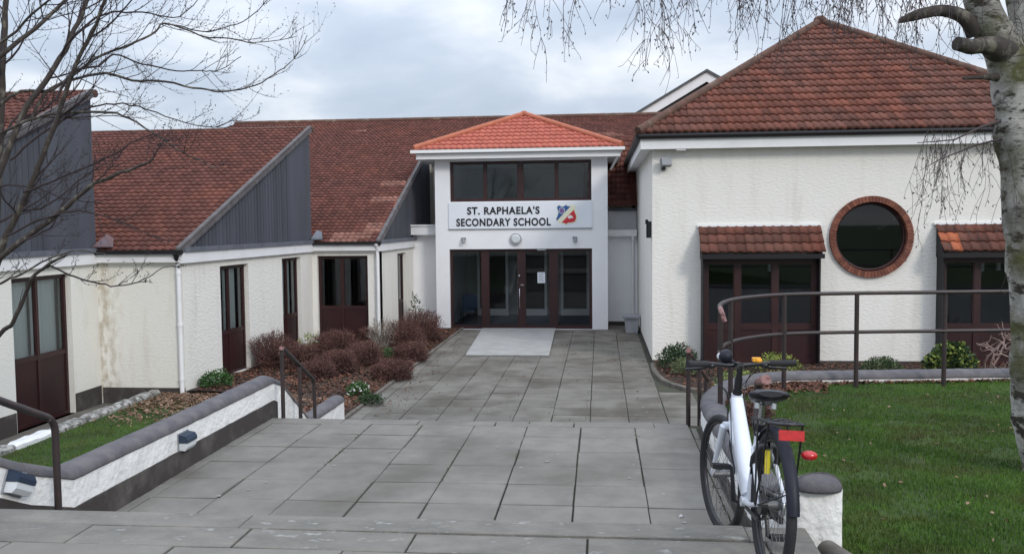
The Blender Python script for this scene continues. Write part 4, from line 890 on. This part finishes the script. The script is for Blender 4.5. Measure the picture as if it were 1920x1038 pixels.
leafy(1.72,17.6,.03,.30,.34,'pale sage shrub in front of the dark corner shrub','leaf_sage',2600,.035)
leafy(2.45,15.9,.03,.42,.36,'pale green low shrub behind the handrail by the curved wall','leaf_sage',1600,.06,mt2='leaf_yellow')
leafy(3.5,17.8,.03,.45,.42,'low pale shrub in front of the left bay window','leaf_yellow',900,.05)
leafy(5.50,17.8,.03,.38,.34,'low spreading grey green shrub under the round window','leaf_dark',2200,.045,mt2='leaf_sage')
leafy(6.72,17.6,.03,.44,.66,'glossy green and yellow shrub left of the right bay window','leaf_dark',2400,.085,mt2='leaf_yellow',narrow=.7)
leafy(8.3,17.5,.03,.45,.5,'pale yellow green shrub beside the birch trunk','leaf_sage',900,.06,mt2='leaf_yellow')
# contorted bare shrub
t=thing('contorted_shrub','pale crooked bare shrub in front of the right bay window','shrub',(7.45,17.7,0)); m=MB()
def crooked(p,d,l_,r,dep):
    pts=[p]; rr=[r]; k=5
    for i in range(k):
        d=(d+V((random.gauss(0,.55),random.gauss(0,.3),random.gauss(.08,.4)))).normalized(); p=p+d*l_/k; pts.append(p); rr.append(r*(1-.55*(i+1)/k))
    m.tube(pts,rr,6)
    if dep:
        for j in range(3): crooked(pts[random.randint(2,k)],(d+V((random.gauss(0,.9),random.gauss(0,.4),random.gauss(.1,.5)))).normalized(),l_*.62,r*.55,dep-1)
random.seed(4)
for a in (-1,-.25,.35,.95): crooked(V((7.45,17.7,.02)),V((a,random.uniform(-.3,.3),.9)).normalized(),.75,.027,2)
m.build('branches','contorted_wood',t)

# ================================================================ TREES
def twig(m,p,d,l_,r,dep,up=.06,ang=.75,buds=True,seg=6):
    pts=[p];rr=[r]
    for i in range(seg):
        d=(d+V((random.gauss(0,.12),random.gauss(0,.12),random.gauss(up,.10)))).normalized(); p=p+d*l_/seg; pts.append(p); rr.append(r*(1-.75*(i+1)/seg))
    m.tube(pts,rr,4 if r<.006 else 5,0,False)
    if buds:
        for q in pts[2:]: 
            if random.random()<.6: e_=q+V((random.gauss(0,1),random.gauss(0,1),random.gauss(.6,1))).normalized()*.02; m.tube([q,e_],[.0035,.001],3,0,False)
    if dep>0:
        k=random.randint(2,4)
        for j in range(k):
            i=random.randint(1,seg-1); s_=(1 if j%2 else -1); ax=V((random.gauss(0,1),random.gauss(0,1),random.gauss(0,1))).normalized(); nd=(d+ax*ang).normalized(); twig(m,pts[i],nd,l_*random.uniform(.4,.7),rr[i]*.62,dep-1,up,ang,buds,seg)
random.seed(21)
t=thing('bare_tree','bare lichened garden tree spreading twigs in from the left edge','tree',(-6.2,6.8,.3))
tm=MB(); base=V((-6.2,6.8,.1)); fork=V((-5.95,6.9,1.75))
pt,rt=smoothpath([base,V((-6.18,6.82,.8)),fork],[.15,.12,.11],4); tm.tube(pt,rt,10); tm.build('trunk','bark',t)
lm=MB(); tw=MB()
def limb(pix,Ys,ra,rb,start=None,n_tw=8,tl=.5,dep=1,tup=.08,side=None):
    ra*=.86; rb*=.8; n_tw=int(n_tw*1.6)
    P_=[at(x,y,Y) for (x,y),Y in zip(pix,Ys)]
    if start is not None: P_=[start]+P_
    rads=[ra+(rb-ra)*i/(len(P_)-1) for i in range(len(P_))]
    pts,rr=smoothpath(P_,rads,4,.004); (lm if ra>.013 else tw).tube(pts,rr,7 if ra>.02 else 5,0)
    for i in range(n_tw):
        k=random.randint(len(pts)//6,len(pts)-2); d=(pts[k+1]-pts[k]).normalized(); ax=V((random.gauss(0,.8),random.gauss(0,.8),random.gauss(0,1))); nd=(d*.9+ax.normalized()*.8).normalized()
        twig(tw,pts[k],nd,tl*random.uniform(.5,1.25),max(.003,rr[k]*.38),dep,tup)
    return pts
def ys(a,b,n): return [a+(b-a)*i/(n-1) for i in range(n)]
Lb=[
 ([(-60,470),(0,318),(40,222),(89,146),(133,75),(164,0),(190,-90)],6.9,7.4,.040,.018,10,.8,1),
 ([(-60,620),(13,443),(44,377),(80,292),(106,222),(133,146),(164,75),(195,9),(215,-60)],6.9,6.5,.036,.012,12,.7,1),
 ([(-90,560),(27,462),(111,399),(168,350),(213,328),(266,310),(288,297)],6.8,6.3,.034,.009,6,.35,1),
 ([(-120,230),(0,106),(66,53),(124,0),(160,-40)],7.1,7.6,.032,.014,8,.7,1),
 ([(-10,500),(2,200),(6,100),(12,0),(16,-80)],7.4,7.5,.042,.025,8,.8,1),
 ([(-60,300),(20,180),(97,168),(177,111),(222,93),(284,66),(310,44),(377,66),(443,75),(487,80),(554,69)],7.0,7.9,.020,.004,12,.45,1),
 ([(60,220),(89,173),(133,151),(199,137),(248,151),(310,153),(377,168),(421,171),(479,160),(523,133),(558,102),(576,66)],7.1,7.8,.018,.0035,14,.42,1),
 ([(310,44),(377,58),(421,53),(465,35),(501,0),(520,-30)],7.6,7.9,.007,.004,6,.3,1),
 ([(-40,270),(44,230),(111,213),(186,210),(230,217),(284,248),(332,279),(381,306),(421,319)],6.8,6.6,.017,.0035,12,.4,1),
 ([(106,190),(133,137),(186,124),(213,102),(266,120),(332,133),(377,133),(412,131),(452,106)],7.0,7.5,.013,.0035,10,.38,1),
 ([(133,75),(180,35),(222,22),(284,27),(337,31),(380,-10)],7.3,7.9,.014,.004,8,.4,1),
 ([(20,300),(80,250),(140,215),(200,195),(260,200),(330,225),(400,238),(440,222)],6.7,6.9,.012,.003,10,.35,1),
 ([(44,360),(120,330),(190,300),(260,262),(300,250)],6.7,6.4,.012,.004,7,.3,1),
 ([(13,443),(80,410),(150,395),(210,410),(280,440),(330,455)],6.7,6.4,.011,.003,6,.3,1),
 ([(-90,720),(0,628),(24,603),(49,549),(62,520),(89,496),(125,478)],6.5,6.0,.024,.013,3,.25,0),
 ([(89,496),(129,513),(173,528),(221,536),(270,524),(300,505),(324,498)],6.1,6.2,.0095,.003,6,.22,1),
 ([(27,462),(70,440),(100,420),(130,360),(180,330)],6.6,6.9,.011,.004,5,.3,1),
 ([(-60,560),(0,530),(40,515),(90,485),(150,470),(200,478)],6.3,6.1,.016,.004,5,.25,1),
 ([(-40,440),(30,400),(90,385),(160,330),(230,290)],6.9,7.3,.014,.004,7,.35,1),
 ([(-60,180),(30,60),(80,10),(130,-30)],6.6,6.4,.016,.008,7,.6,1),
 ([(-60,380),(0,350),(60,350),(120,372),(190,380)],6.9,6.7,.012,.004,6,.4,1),
 ([(164,75),(200,50),(240,10),(270,-30)],6.6,6.5,.010,.005,6,.45,1),
 ([(40,222),(90,200),(120,160),(170,70),(190,20),(210,-30)],7.2,7.9,.012,.005,9,.5,1),
]
for pix,a,b,ra,rb,n_,tl,dep in Lb:
    limb(pix,ys(a,b,len(pix)),ra,rb,fork if pix[0][0]<-50 else None,n_,tl,dep)
lm.build('limbs','bark',t); tw.build('twigs','fine_twig',t)

# birch on the right
random.seed(33)
t=thing('birch_tree','old silver birch with patchy white bark at the right edge of the lawn','tree',(3.42,6.95,1.17))
def bumpytube(mb,pts,rads,n=20,amp=.12,k=6,sc_=3.):
    pts,rr=smoothpath([V(p) for p in pts],rads,k); o=len(mb.v); mb.tube(pts,rr,n)
    for i,p in enumerate(pts):
        for j in range(n):
            v=V(mb.v[o+i*n+j]); d=v-p; f=1+amp*noise.noise(v*sc_)+amp*.4*noise.noise(v*sc_*3); mb.v[o+i*n+j]=tuple(p+d*f)
tm=MB()
bx=lambda px,py,Y:at(px+6,py,Y)
bumpytube(tm,[V((3.36,6.95,.85)),V((3.37,6.95,1.2)),bx(1930,760,6.95),bx(1927,620,6.95),bx(1915,480,6.95),bx(1908,300,6.95),bx(1900,170,6.95),bx(1895,110,6.95)],[.27,.175,.145,.132,.132,.145,.175,.165],24,.24,sc_=4.)
bumpytube(tm,[bx(1898,190,6.95),bx(1880,100,6.95),bx(1846,40,6.9),bx(1820,-60,6.9),bx(1800,-220,6.8),bx(1740,-420,6.7)],[.16,.135,.12,.115,.10,.06],16,.14)
bumpytube(tm,[bx(1905,170,6.95),bx(1930,60,7.1),bx(1915,-40,7.2),bx(1925,-200,7.3),bx(1890,-460,7.3)],[.15,.15,.14,.12,.06],16,.14)
tm.build('trunk','birch_bark',t)
m=MB()
bumpytube(m,[bx(1890,100,6.95),bx(1845,85,6.8),bx(1815,88,6.75),bx(1788,82,6.7)],[.12,.065,.056,.050],14,.3)
bumpytube(m,[bx(1822,60,6.9),bx(1800,32,6.85),bx(1760,20,6.85),bx(1715,28,6.8),bx(1680,40,6.8)],[.07,.05,.042,.038,.015],12,.2)
bumpytube(m,[bx(1875,145,6.9),bx(1840,145,6.85),bx(1800,147,6.8)],[.04,.018,.010],8,.2)
# boughs above the frame carrying the hanging twigs
boughs=[([(1800,-220),(1650,-260),(1450,-220),(1250,-160),(1050,-120),(950,-90)],6.8,6.2,.06,.010),
        ([(1800,-160),(1700,-140),(1560,-120),(1420,-100),(1300,-90),(1200,-70)],6.8,7.6,.05,.008),
        ([(1780,-250),(1600,-160),(1480,-90),(1400,-60)],6.7,5.8,.04,.008),
        ([(1740,-420),(1500,-380),(1250,-280),(1000,-200)],6.7,7.0,.05,.012),
        ([(1830,-60),(1760,-60),(1680,-50),(1600,-40),(1540,-20)],6.9,7.4,.03,.007),
        ([(1850,-100),(1780,-90),(1700,-110),(1640,-90)],6.9,6.2,.03,.008)]
BP=[]
for pix,a,b,ra,rb in boughs:
    P_=[at(x,y,Y) for (x,y),Y in zip(pix,ys(a,b,len(pix)))]; pts,rr=smoothpath(P_,[ra+(rb-ra)*i/(len(P_)-1) for i in range(len(P_))],5,.012); m.tube(pts,rr,8); BP+=pts
m.build('boughs','bark',t)
hm=MB()
def hang(p,l_,r,dep,drift=None):
    d=V((random.gauss(0,.35),random.gauss(0,.35),-.6)).normalized(); drift=drift or V((random.gauss(0,.05),random.gauss(0,.05),0)); pts=[p];rr=[r];n_=max(4,int(l_/.07))
    for i in range(n_):
        d=(d*.86+V((drift.x+random.gauss(0,.10),drift.y+random.gauss(0,.10),-.26))).normalized(); p=p+d*l_/n_; pts.append(p); rr.append(max(.0016,r*(1-.6*i/n_)))
    hm.tube(pts,rr,3,0,False)
    for q in pts[1:]:
        if random.random()<.55:
            e_=q+V((random.gauss(0,1),random.gauss(0,1),random.gauss(-.4,.7))).normalized()*random.uniform(.015,.045); hm.tube([q,e_],[.0018,.0015],3,0,False)
            if random.random()<.5: hm.tube([e_,e_+V((random.gauss(0,.004),random.gauss(0,.004),-.014))],[.0045,.003],4,0,True)
    if dep:
        for j in range(max(2,int(l_/.13))):
            k=random.randint(1,n_-1); hang(pts[k],l_*random.uniform(.25,.55),r*.7,dep-1,V((random.gauss(0,.14),random.gauss(0,.14),0)))
# hanging clusters: (px centre, spread, lowest y, count)
for (cx_,sx_,yl,n_,Y) in ((985,28,75,5,6.3),(1050,25,105,6,6.3),(1075,30,75,4,6.6),(1215,20,160,7,6.6),(1250,30,90,6,6.8),(1180,22,70,4,7),(1300,30,80,6,6.4),(1340,30,70,5,7),(1400,30,120,8,6.8),(1440,30,110,8,6.4),(1480,35,90,8,7),(1540,35,75,9,6.6),(1590,35,85,10,6.9),(1640,35,90,10,6.5),(1690,35,100,11,6.9),(1730,35,120,11,6.5),(1770,30,110,9,7.1),(1560,60,40,12,6.1),(1650,60,60,14,7.2),(1890,30,60,5,6.4)):
    for i in range(int(n_*.8)):
        x=random.gauss(cx_,sx_); y1=yl-abs(random.gauss(0,40)); p0=at(x,random.uniform(-110,-35),Y+random.gauss(0,.15)); p1=at(x,y1,Y); hang(p0,max(.25,(p0.z-p1.z)*1.02),.0031,1)
# fine spray in front of the wall right of the round window
for i in range(26):
    x=random.uniform(1735,1885); p0=at(x,random.uniform(225,270),6.9+random.gauss(0,.2)); hang(p0,random.uniform(.25,.95),.0022,1)
hm.tube([at(1880,225,6.9),at(1840,238,6.85),at(1790,262,6.8),at(1720,268,6.8)],[.014,.009,.006,.003],5)
hm.tube([at(1880,260,6.9),at(1830,272,6.95),at(1760,300,7.0),at(1725,320,7.0)],[.010,.007,.004,.002],5)
hm.build('hanging_twigs','birch_twig',t)

# ================================================================ BICYCLE
RC=V((.775,4.05,1.40)); FCc=V((.705,5.11,1.2425)); WR=.345
fd=(FCc-RC); wb=fd.length; fy=fd.normalized(); lean=R(3.0); rx=fy.cross(V((0,0,1))).normalized(); uz=rx.cross(fy).normalized()
up=(uz*math.cos(lean)+rx*math.sin(lean)).normalized(); rt_=fy.cross(up).normalized()
def B3(x,y,z): return RC+rt_*x+fy*y+up*z      # x right, y forward, z up from rear contact
t=thing('bicycle','white city bicycle with rear rack and red reflector leaning by the wall end','bicycle',RC)
hub_r=B3(0,0,WR); hub_f=B3(0,wb,WR)
st=R(9)  # steered slightly left
hax=(up*math.cos(R(20))-fy*math.sin(R(20))).normalized()
Rst=Matrix.Rotation(st,3,hax)
headb=B3(0,wb-.225,.66); headt=headb+hax*.17
def S(p): return headb+Rst@(V(p)-headb)     # steered parts
hub_f=S(hub_f); axf=Rst@rt_
def wheel(hub,ax,name,lab):
    m=MB(); m.torus(hub,ax,WR-.024,.024,56,10,ry=.023); w=m.build(name,'rubber',t); w['label']=lab
    m=MB(); m.torus(hub,ax,WR-.047,.011,56,8,ry=.012); m.build('rim','black_metal',w)
    m=MB(); a=ax.normalized(); u_=a.cross(up).normalized(); v_=a.cross(u_)
    for i in range(32):
        w_=2*PI*i/32; e_=hub+(u_*math.cos(w_)+v_*math.sin(w_))*(WR-.052); w2=w_+(.5 if i%4<2 else -.5); h_=hub+(u_*math.cos(w2)+v_*math.sin(w2))*.02+a*(.028 if i%2 else -.028); m.tube([h_,e_],.0012,4,0,False)
    m.build('spokes','dull_metal',w)
    m=MB(); m.tube([hub-a*.05,hub+a*.05],.022,12); m.tube([hub-a*.07,hub+a*.07],.007,8); m.build('hub','dull_metal',w)
    return w
wheel(hub_r,rt_,'rear_wheel','rear wheel standing on the top step'); wheel(hub_f,axf,'front_wheel','front wheel standing one step lower')
bb=B3(0,.44,.29); st_t=B3(0,.27,.68)
m=MB(); 
m.tube([headb-hax*.01,headt],.031,14)
m.tube([headt-hax*.03,headt*.45+bb*.55+fy*-.01,bb+up*.03],[.036,.045,.044],14)     # big low top/down tube
m.tube([headb+hax*.0,headb*.5+bb*.5-up*.03,bb],[.034,.038,.036],14)
m.tube([bb,st_t],[.022,.019],12)
m.tube([bb-rt_*.045,bb+rt_*.045],.026,14)
for s_ in (-1,1):
    m.tube([bb+rt_*.03*s_,B3(.055*s_,.2,.31),hub_r+rt_*.065*s_],[.014,.012,.010],8)
    m.tube([st_t-up*.06,B3(.045*s_,.20,.58),hub_r+rt_*.065*s_],[.012,.011,.009],8)
m.build('frame','bike_white',t)
m=MB(); crown=headb-hax*.02; m.tube([crown+Rst@(rt_*-.06),crown+Rst@(rt_*.06)],.024,10)
for s_ in (-1,1): m.tube([crown+Rst@(rt_*.058*s_),crown*.5+hub_f*.5+axf*.060*s_+fy*-.01,hub_f+axf*.058*s_],[.021,.017,.011],10)
m.build('fork','bike_white',t)
stem=headt+hax*.17; barc=S(stem+fy*.05)
m=MB(); m.tube([headt,stem],.017,10); m.tube([headt,headt+hax*.03],.026,12); m.tube([stem-fy*.01,barc],.020,10); m.tube([headt+hax*.03,headt+hax*.10],.021,12); m.build('stem','black_metal',t)
br=Rst@rt_; bf=Rst@fy
m=MB(); hb=m.tube([barc-br*.30-bf*.08+up*.01,barc-br*.17-bf*.03+up*.01,barc-br*.05,barc+br*.05,barc+br*.17-bf*.03+up*.01,barc+br*.30-bf*.08+up*.01],.0125,10); ho=m.build('handlebar','black_metal',t)
for s_ in (-1,1):
    m=MB(); m.tube([barc+br*.18*s_-bf*.034+up*.01,barc+br*.31*s_-bf*.083+up*.01],[.0175,.0185],12); m.build('grip','rubber',ho)
    m=MB(); p0=barc+br*.155*s_-bf*.02; m.tube([p0,p0+br*.04*s_+bf*.05-up*.015,p0+br*.14*s_+bf*.03-up*.02],[.011,.008,.006],8); m.sphere(p0,.022,.022,.018); m.build('brake_lever','black_metal',ho)
m=MB(); m.sphere(barc+br*.12+up*.025-bf*.01,.022,.022,.016,M3=None); m.box(tuple(barc+br*.09+up*.022-V((.0,.015,0))),tuple(barc+br*.135+up*.042+V((0,.015,0)))); m.build('bell','amber',ho)
m=MB(); q=barc-br*.055+up*.05+bf*.03; m.sphere(q,.038,.05,.042,M3=Matrix.Rotation(.5,3,'Y')); m.tube([q,barc],.012,8); m.build('front_lamp','navy_plastic',ho)
m=MB() # cables
for s_ in (-1,1):
    p0=barc+br*.13*s_; pts,rr=smoothpath([p0,p0+bf*.09-up*.05,headt+bf*.08+br*.03*s_,headb+bf*.05+br*.02*s_,headb+hax*.0-fy*.03],[.003]*5,5); m.tube(pts,rr,5)
    pts,rr=smoothpath([p0-br*.02*s_,p0+bf*.06-up*.10-br*.05*s_,headt-up*.02+br*.045*s_,bb*.4+headb*.6+rt_*.045*s_],[.0028]*4,5); m.tube(pts,rr,5)
m.build('brake_cables','black_metal',t)
# saddle
sp_=st_t+(st_t-bb).normalized()*.14
m=MB(); m.tube([st_t-up*.02,sp_],.0145,10); m.build('seat_post','steel',t)
m=MB(); m.tube([st_t-(st_t-bb).normalized()*.015,st_t+(st_t-bb).normalized()*.025],.026,12); m.build('seat_clamp','black_metal',t)
m=MB(); vs=[]; rows=14; cols=12
for i in range(rows+1):
    f=i/rows; y_=-.13+.27*f; wdt=.085*(1-min(1,f*1.25)**1.6)+.022; wdt*=min(1,.55+f*5); zt=.035+.012*math.cos(f*PI*2)-.01*f
    for j in range(cols):
        a=2*PI*j/cols; vs.append(sp_+rt_*(wdt*math.cos(a))+fy*(y_-.02)+up*(zt+(.022*math.sin(a) if math.sin(a)>0 else .035*math.sin(a))*(1 if 0<i<rows else .5)))
m.add(vs,[(i*cols+j,i*cols+(j+1)%cols,(i+1)*cols+(j+1)%cols,(i+1)*cols+j) for i in range(rows) for j in range(cols)],0,True); m.add(vs[:cols],[tuple(range(cols))]); m.add(vs[-cols:],[tuple(range(cols))])
sd_=m.build('saddle','saddle_black',t)
m=MB(); m.tube([sp_+rt_*-.03+fy*.09,sp_+rt_*-.03-fy*.08],.005,6); m.tube([sp_+rt_*.03+fy*.09,sp_+rt_*.03-fy*.08],.005,6); m.tube([sp_+rt_*-.04-fy*.05-up*.03,sp_+rt_*-.04-fy*.05+up*.01],.016,8);m.tube([sp_+rt_*.04-fy*.05-up*.03,sp_+rt_*.04-fy*.05+up*.01],.016,8); m.build('saddle_spring','steel',sd_)
# rack
rz=.735; m=MB()
for x in (-.055,0,.055): m.tube([B3(x,.12,rz),B3(x,-.24,rz)],.005,6)
m.tube([B3(-.06,.18,rz-.03),B3(-.068,.12,rz),B3(-.068,-.24,rz),B3(-.05,-.27,rz),B3(.05,-.27,rz),B3(.068,-.24,rz),B3(.068,.12,rz),B3(.06,.18,rz-.03)],.0065,8)
for y_ in (.05,-.06,-.17): m.tube([B3(-.068,y_,rz),B3(.068,y_,rz)],.0045,6)
for s_ in (-1,1):
    m.tube([B3(.075*s_,-.20,rz),B3(.085*s_,-.03,WR)],.005,6); m.tube([B3(.07*s_,.02,rz),B3(.08*s_,0,WR)],.005,6); m.tube([B3(.068*s_,.15,rz),B3(.02*s_,.27,.64)],.005,6)
ra_=m.build('luggage_rack','black_metal',t)
m=MB(); m.obox(B3(-.054,-.285,.668),rt_*.108,fy*-.014,up*.044); m.build('reflector','reflector_red',t)
m=MB(); q=B3(.105,-.20,.60); m.sphere(q,.036,.028,.022); tl_=m.build('tail_lamp','reflector_red',t)
m=MB(); m.tube([B3(.07,-.19,.61),B3(.105,-.185,.60)],.008,6); m.build('lamp_bracket','black_metal',tl_)
# mudguards
def guard(hub,ax,a0,a1,name,w_=.027,Rg=WR+.017):
    m=MB(); a=ax.normalized(); n_=26; vs=[]; prof=[(-1,-.014),(-.75,.0),(0,.006),(.75,0),(1,-.014)]
    bk=-fy; bk=(bk-a*bk.dot(a)).normalized(); u_=(up-a*up.dot(a)-bk*(up.dot(bk))).normalized()
    for i in range(n_+1):
        w2=a0+(a1-a0)*i/n_; d=bk*math.cos(w2)+u_*math.sin(w2)
        for p_,q_ in prof: vs.append(hub+d*(Rg+q_)+a*w_*p_)
    m.add(vs,[(i*5+j,i*5+j+1,(i+1)*5+j+1,(i+1)*5+j) for i in range(n_) for j in range(4)],0,True)
    for s_ in (-1,1):
        d=bk*math.cos(a0+.25)+u_*math.sin(a0+.25); m.tube([hub+a*.06*s_,hub+d*(Rg-.01)+a*w_*s_],.003,5)
    return m.build(name,'navy_plastic',t)
guard(hub_r,rt_,R(2),R(165),'mudguard'); 
# chainset
m=MB(); m.torus(bb+rt_*.055,rt_,.085,.007,36,6); m.tube([bb+rt_*.04,bb+rt_*.075],.03,12)
for i in range(5):
    w_=2*PI*i/5; m.tube([bb+rt_*.058,bb+rt_*.058+(fy*math.cos(w_)+up*math.sin(w_))*.083],.007,5)
cs_=m.build('chainring','black_metal',t)
m=MB(); m.torus(hub_r+rt_*.042,rt_,.045,.008,24,6); m.build('sprocket','steel',t)
m=MB(); m.tube([bb+rt_*.055+up*.088,hub_r+rt_*.045+up*.05],.005,5); m.tube([bb+rt_*.055-up*.088,hub_r+rt_*.045-up*.05],.005,5); m.build('chain','black_metal',t)
cd=(fy*-.15-up*.99).normalized()
for s_ in (-1,1):
    d=cd*s_*.17; m=MB(); e_=bb+rt_*.09*s_+d; m.tube([bb+rt_*.06*s_,bb+rt_*.08*s_,e_],[.013,.013,.010],8); m.build('crank','black_metal',t)
    m=MB(); c=e_+rt_*.055*s_
    for yy in (-.035,-.012,.012,.035): m.obox(c-rt_*.045+fy*(yy-.005)-up*.012,rt_*.09,fy*.010,up*.024)
    m.tube([e_,c+rt_*.045*s_],.008,8); m.obox(c-rt_*.048-fy*.04-up*.01,rt_*.006,fy*.08,up*.02); m.obox(c+rt_*.042-fy*.04-up*.01,rt_*.006,fy*.08,up*.02); m.build('pedal','black_metal',t)
# kickstand
m=MB(); m.tube([bb-fy*.06-rt_*.03-up*.02,B3(-.06,.02,.27)],[.010,.008],8); m.build('kickstand','black_metal',t)
m=MB(); m.obox(hub_r+up*.13+fy*.10-rt_*.012,rt_*.024,fy*.01,up*.11); m.build('cable_lock','yellow_tape',t)
m=MB()
for s_ in (-1,1): m.tube([B3(.052*s_,.17,.50),B3(.058*s_,.13,.545),B3(.03*s_,.10,.60),B3(0,.09,.61)],.017,8)
m.build('wheel_lock','black_metal',t)
m=MB(); m.obox(bb+rt_*.068+fy*.10-up*.05,rt_*.018,fy*-.42-up*.0,up*.115); m.build('chain_case','black_metal',t)
m=MB(); m.tube([st_t-up*.10-fy*.03,st_t-up*.22-fy*.0],.028,10); m.build('pump','black_metal',t)
for s_ in (-1,1):
    m=MB(); dn=(bb-headb).normalized(); m.obox(headb+dn*.16+rt_*.046*s_-up*.012+fy*-.004,rt_*.006*s_,dn*.20,up*.03); m.build('frame_stripe','navy_plastic',t)
m=MB(); pts,rr=smoothpath([headt+rt_*.03,headb+rt_*.05-fy*.06,bb*.5+headb*.5+rt_*.055+up*.03,bb+rt_*.04+up*.06,hub_r+rt_*.05+fy*.15],[.004]*5,5); m.tube(pts,rr,5); m.build('gear_cable','black_metal',t)
m=MB(); m.disc(hub_r-rt_*.03,rt_*-1,.045,.03,20); m.build('brake_drum','black_metal',t)
m=MB()
for (z_,y_) in ((.60,.68),(.46,.58)): 
    q=B3(.0,y_,z_)-fy*.045; m.sphere(q,.022,.014,.032)
m.build('frame_bolts','navy_plastic',t)

# small litter
m=MB(); flakes(m,[(.62,6.8,.785)],.03); m.prism([(.60,6.78,.775),(.63,6.79,.775),(.62,6.82,.775)],(0,0,.012)); tag(m.build('litter','litter_white'),'tiny white scrap of litter beside the bicycle front wheel','litter')
m=MB(); z=lawn_left_h(-6.3,12.9); m.prism([(-6.5,12.8,z+.03),(-6.2,12.75,z+.03),(-5.95,12.95,z+.035),(-6.15,13.05,z+.03),(-6.3,12.98,z+.03)],(0,0,.02)); tag(m.build('paper_scrap','litter_white'),'flat white paper scrap lying on the sunken grass','litter')
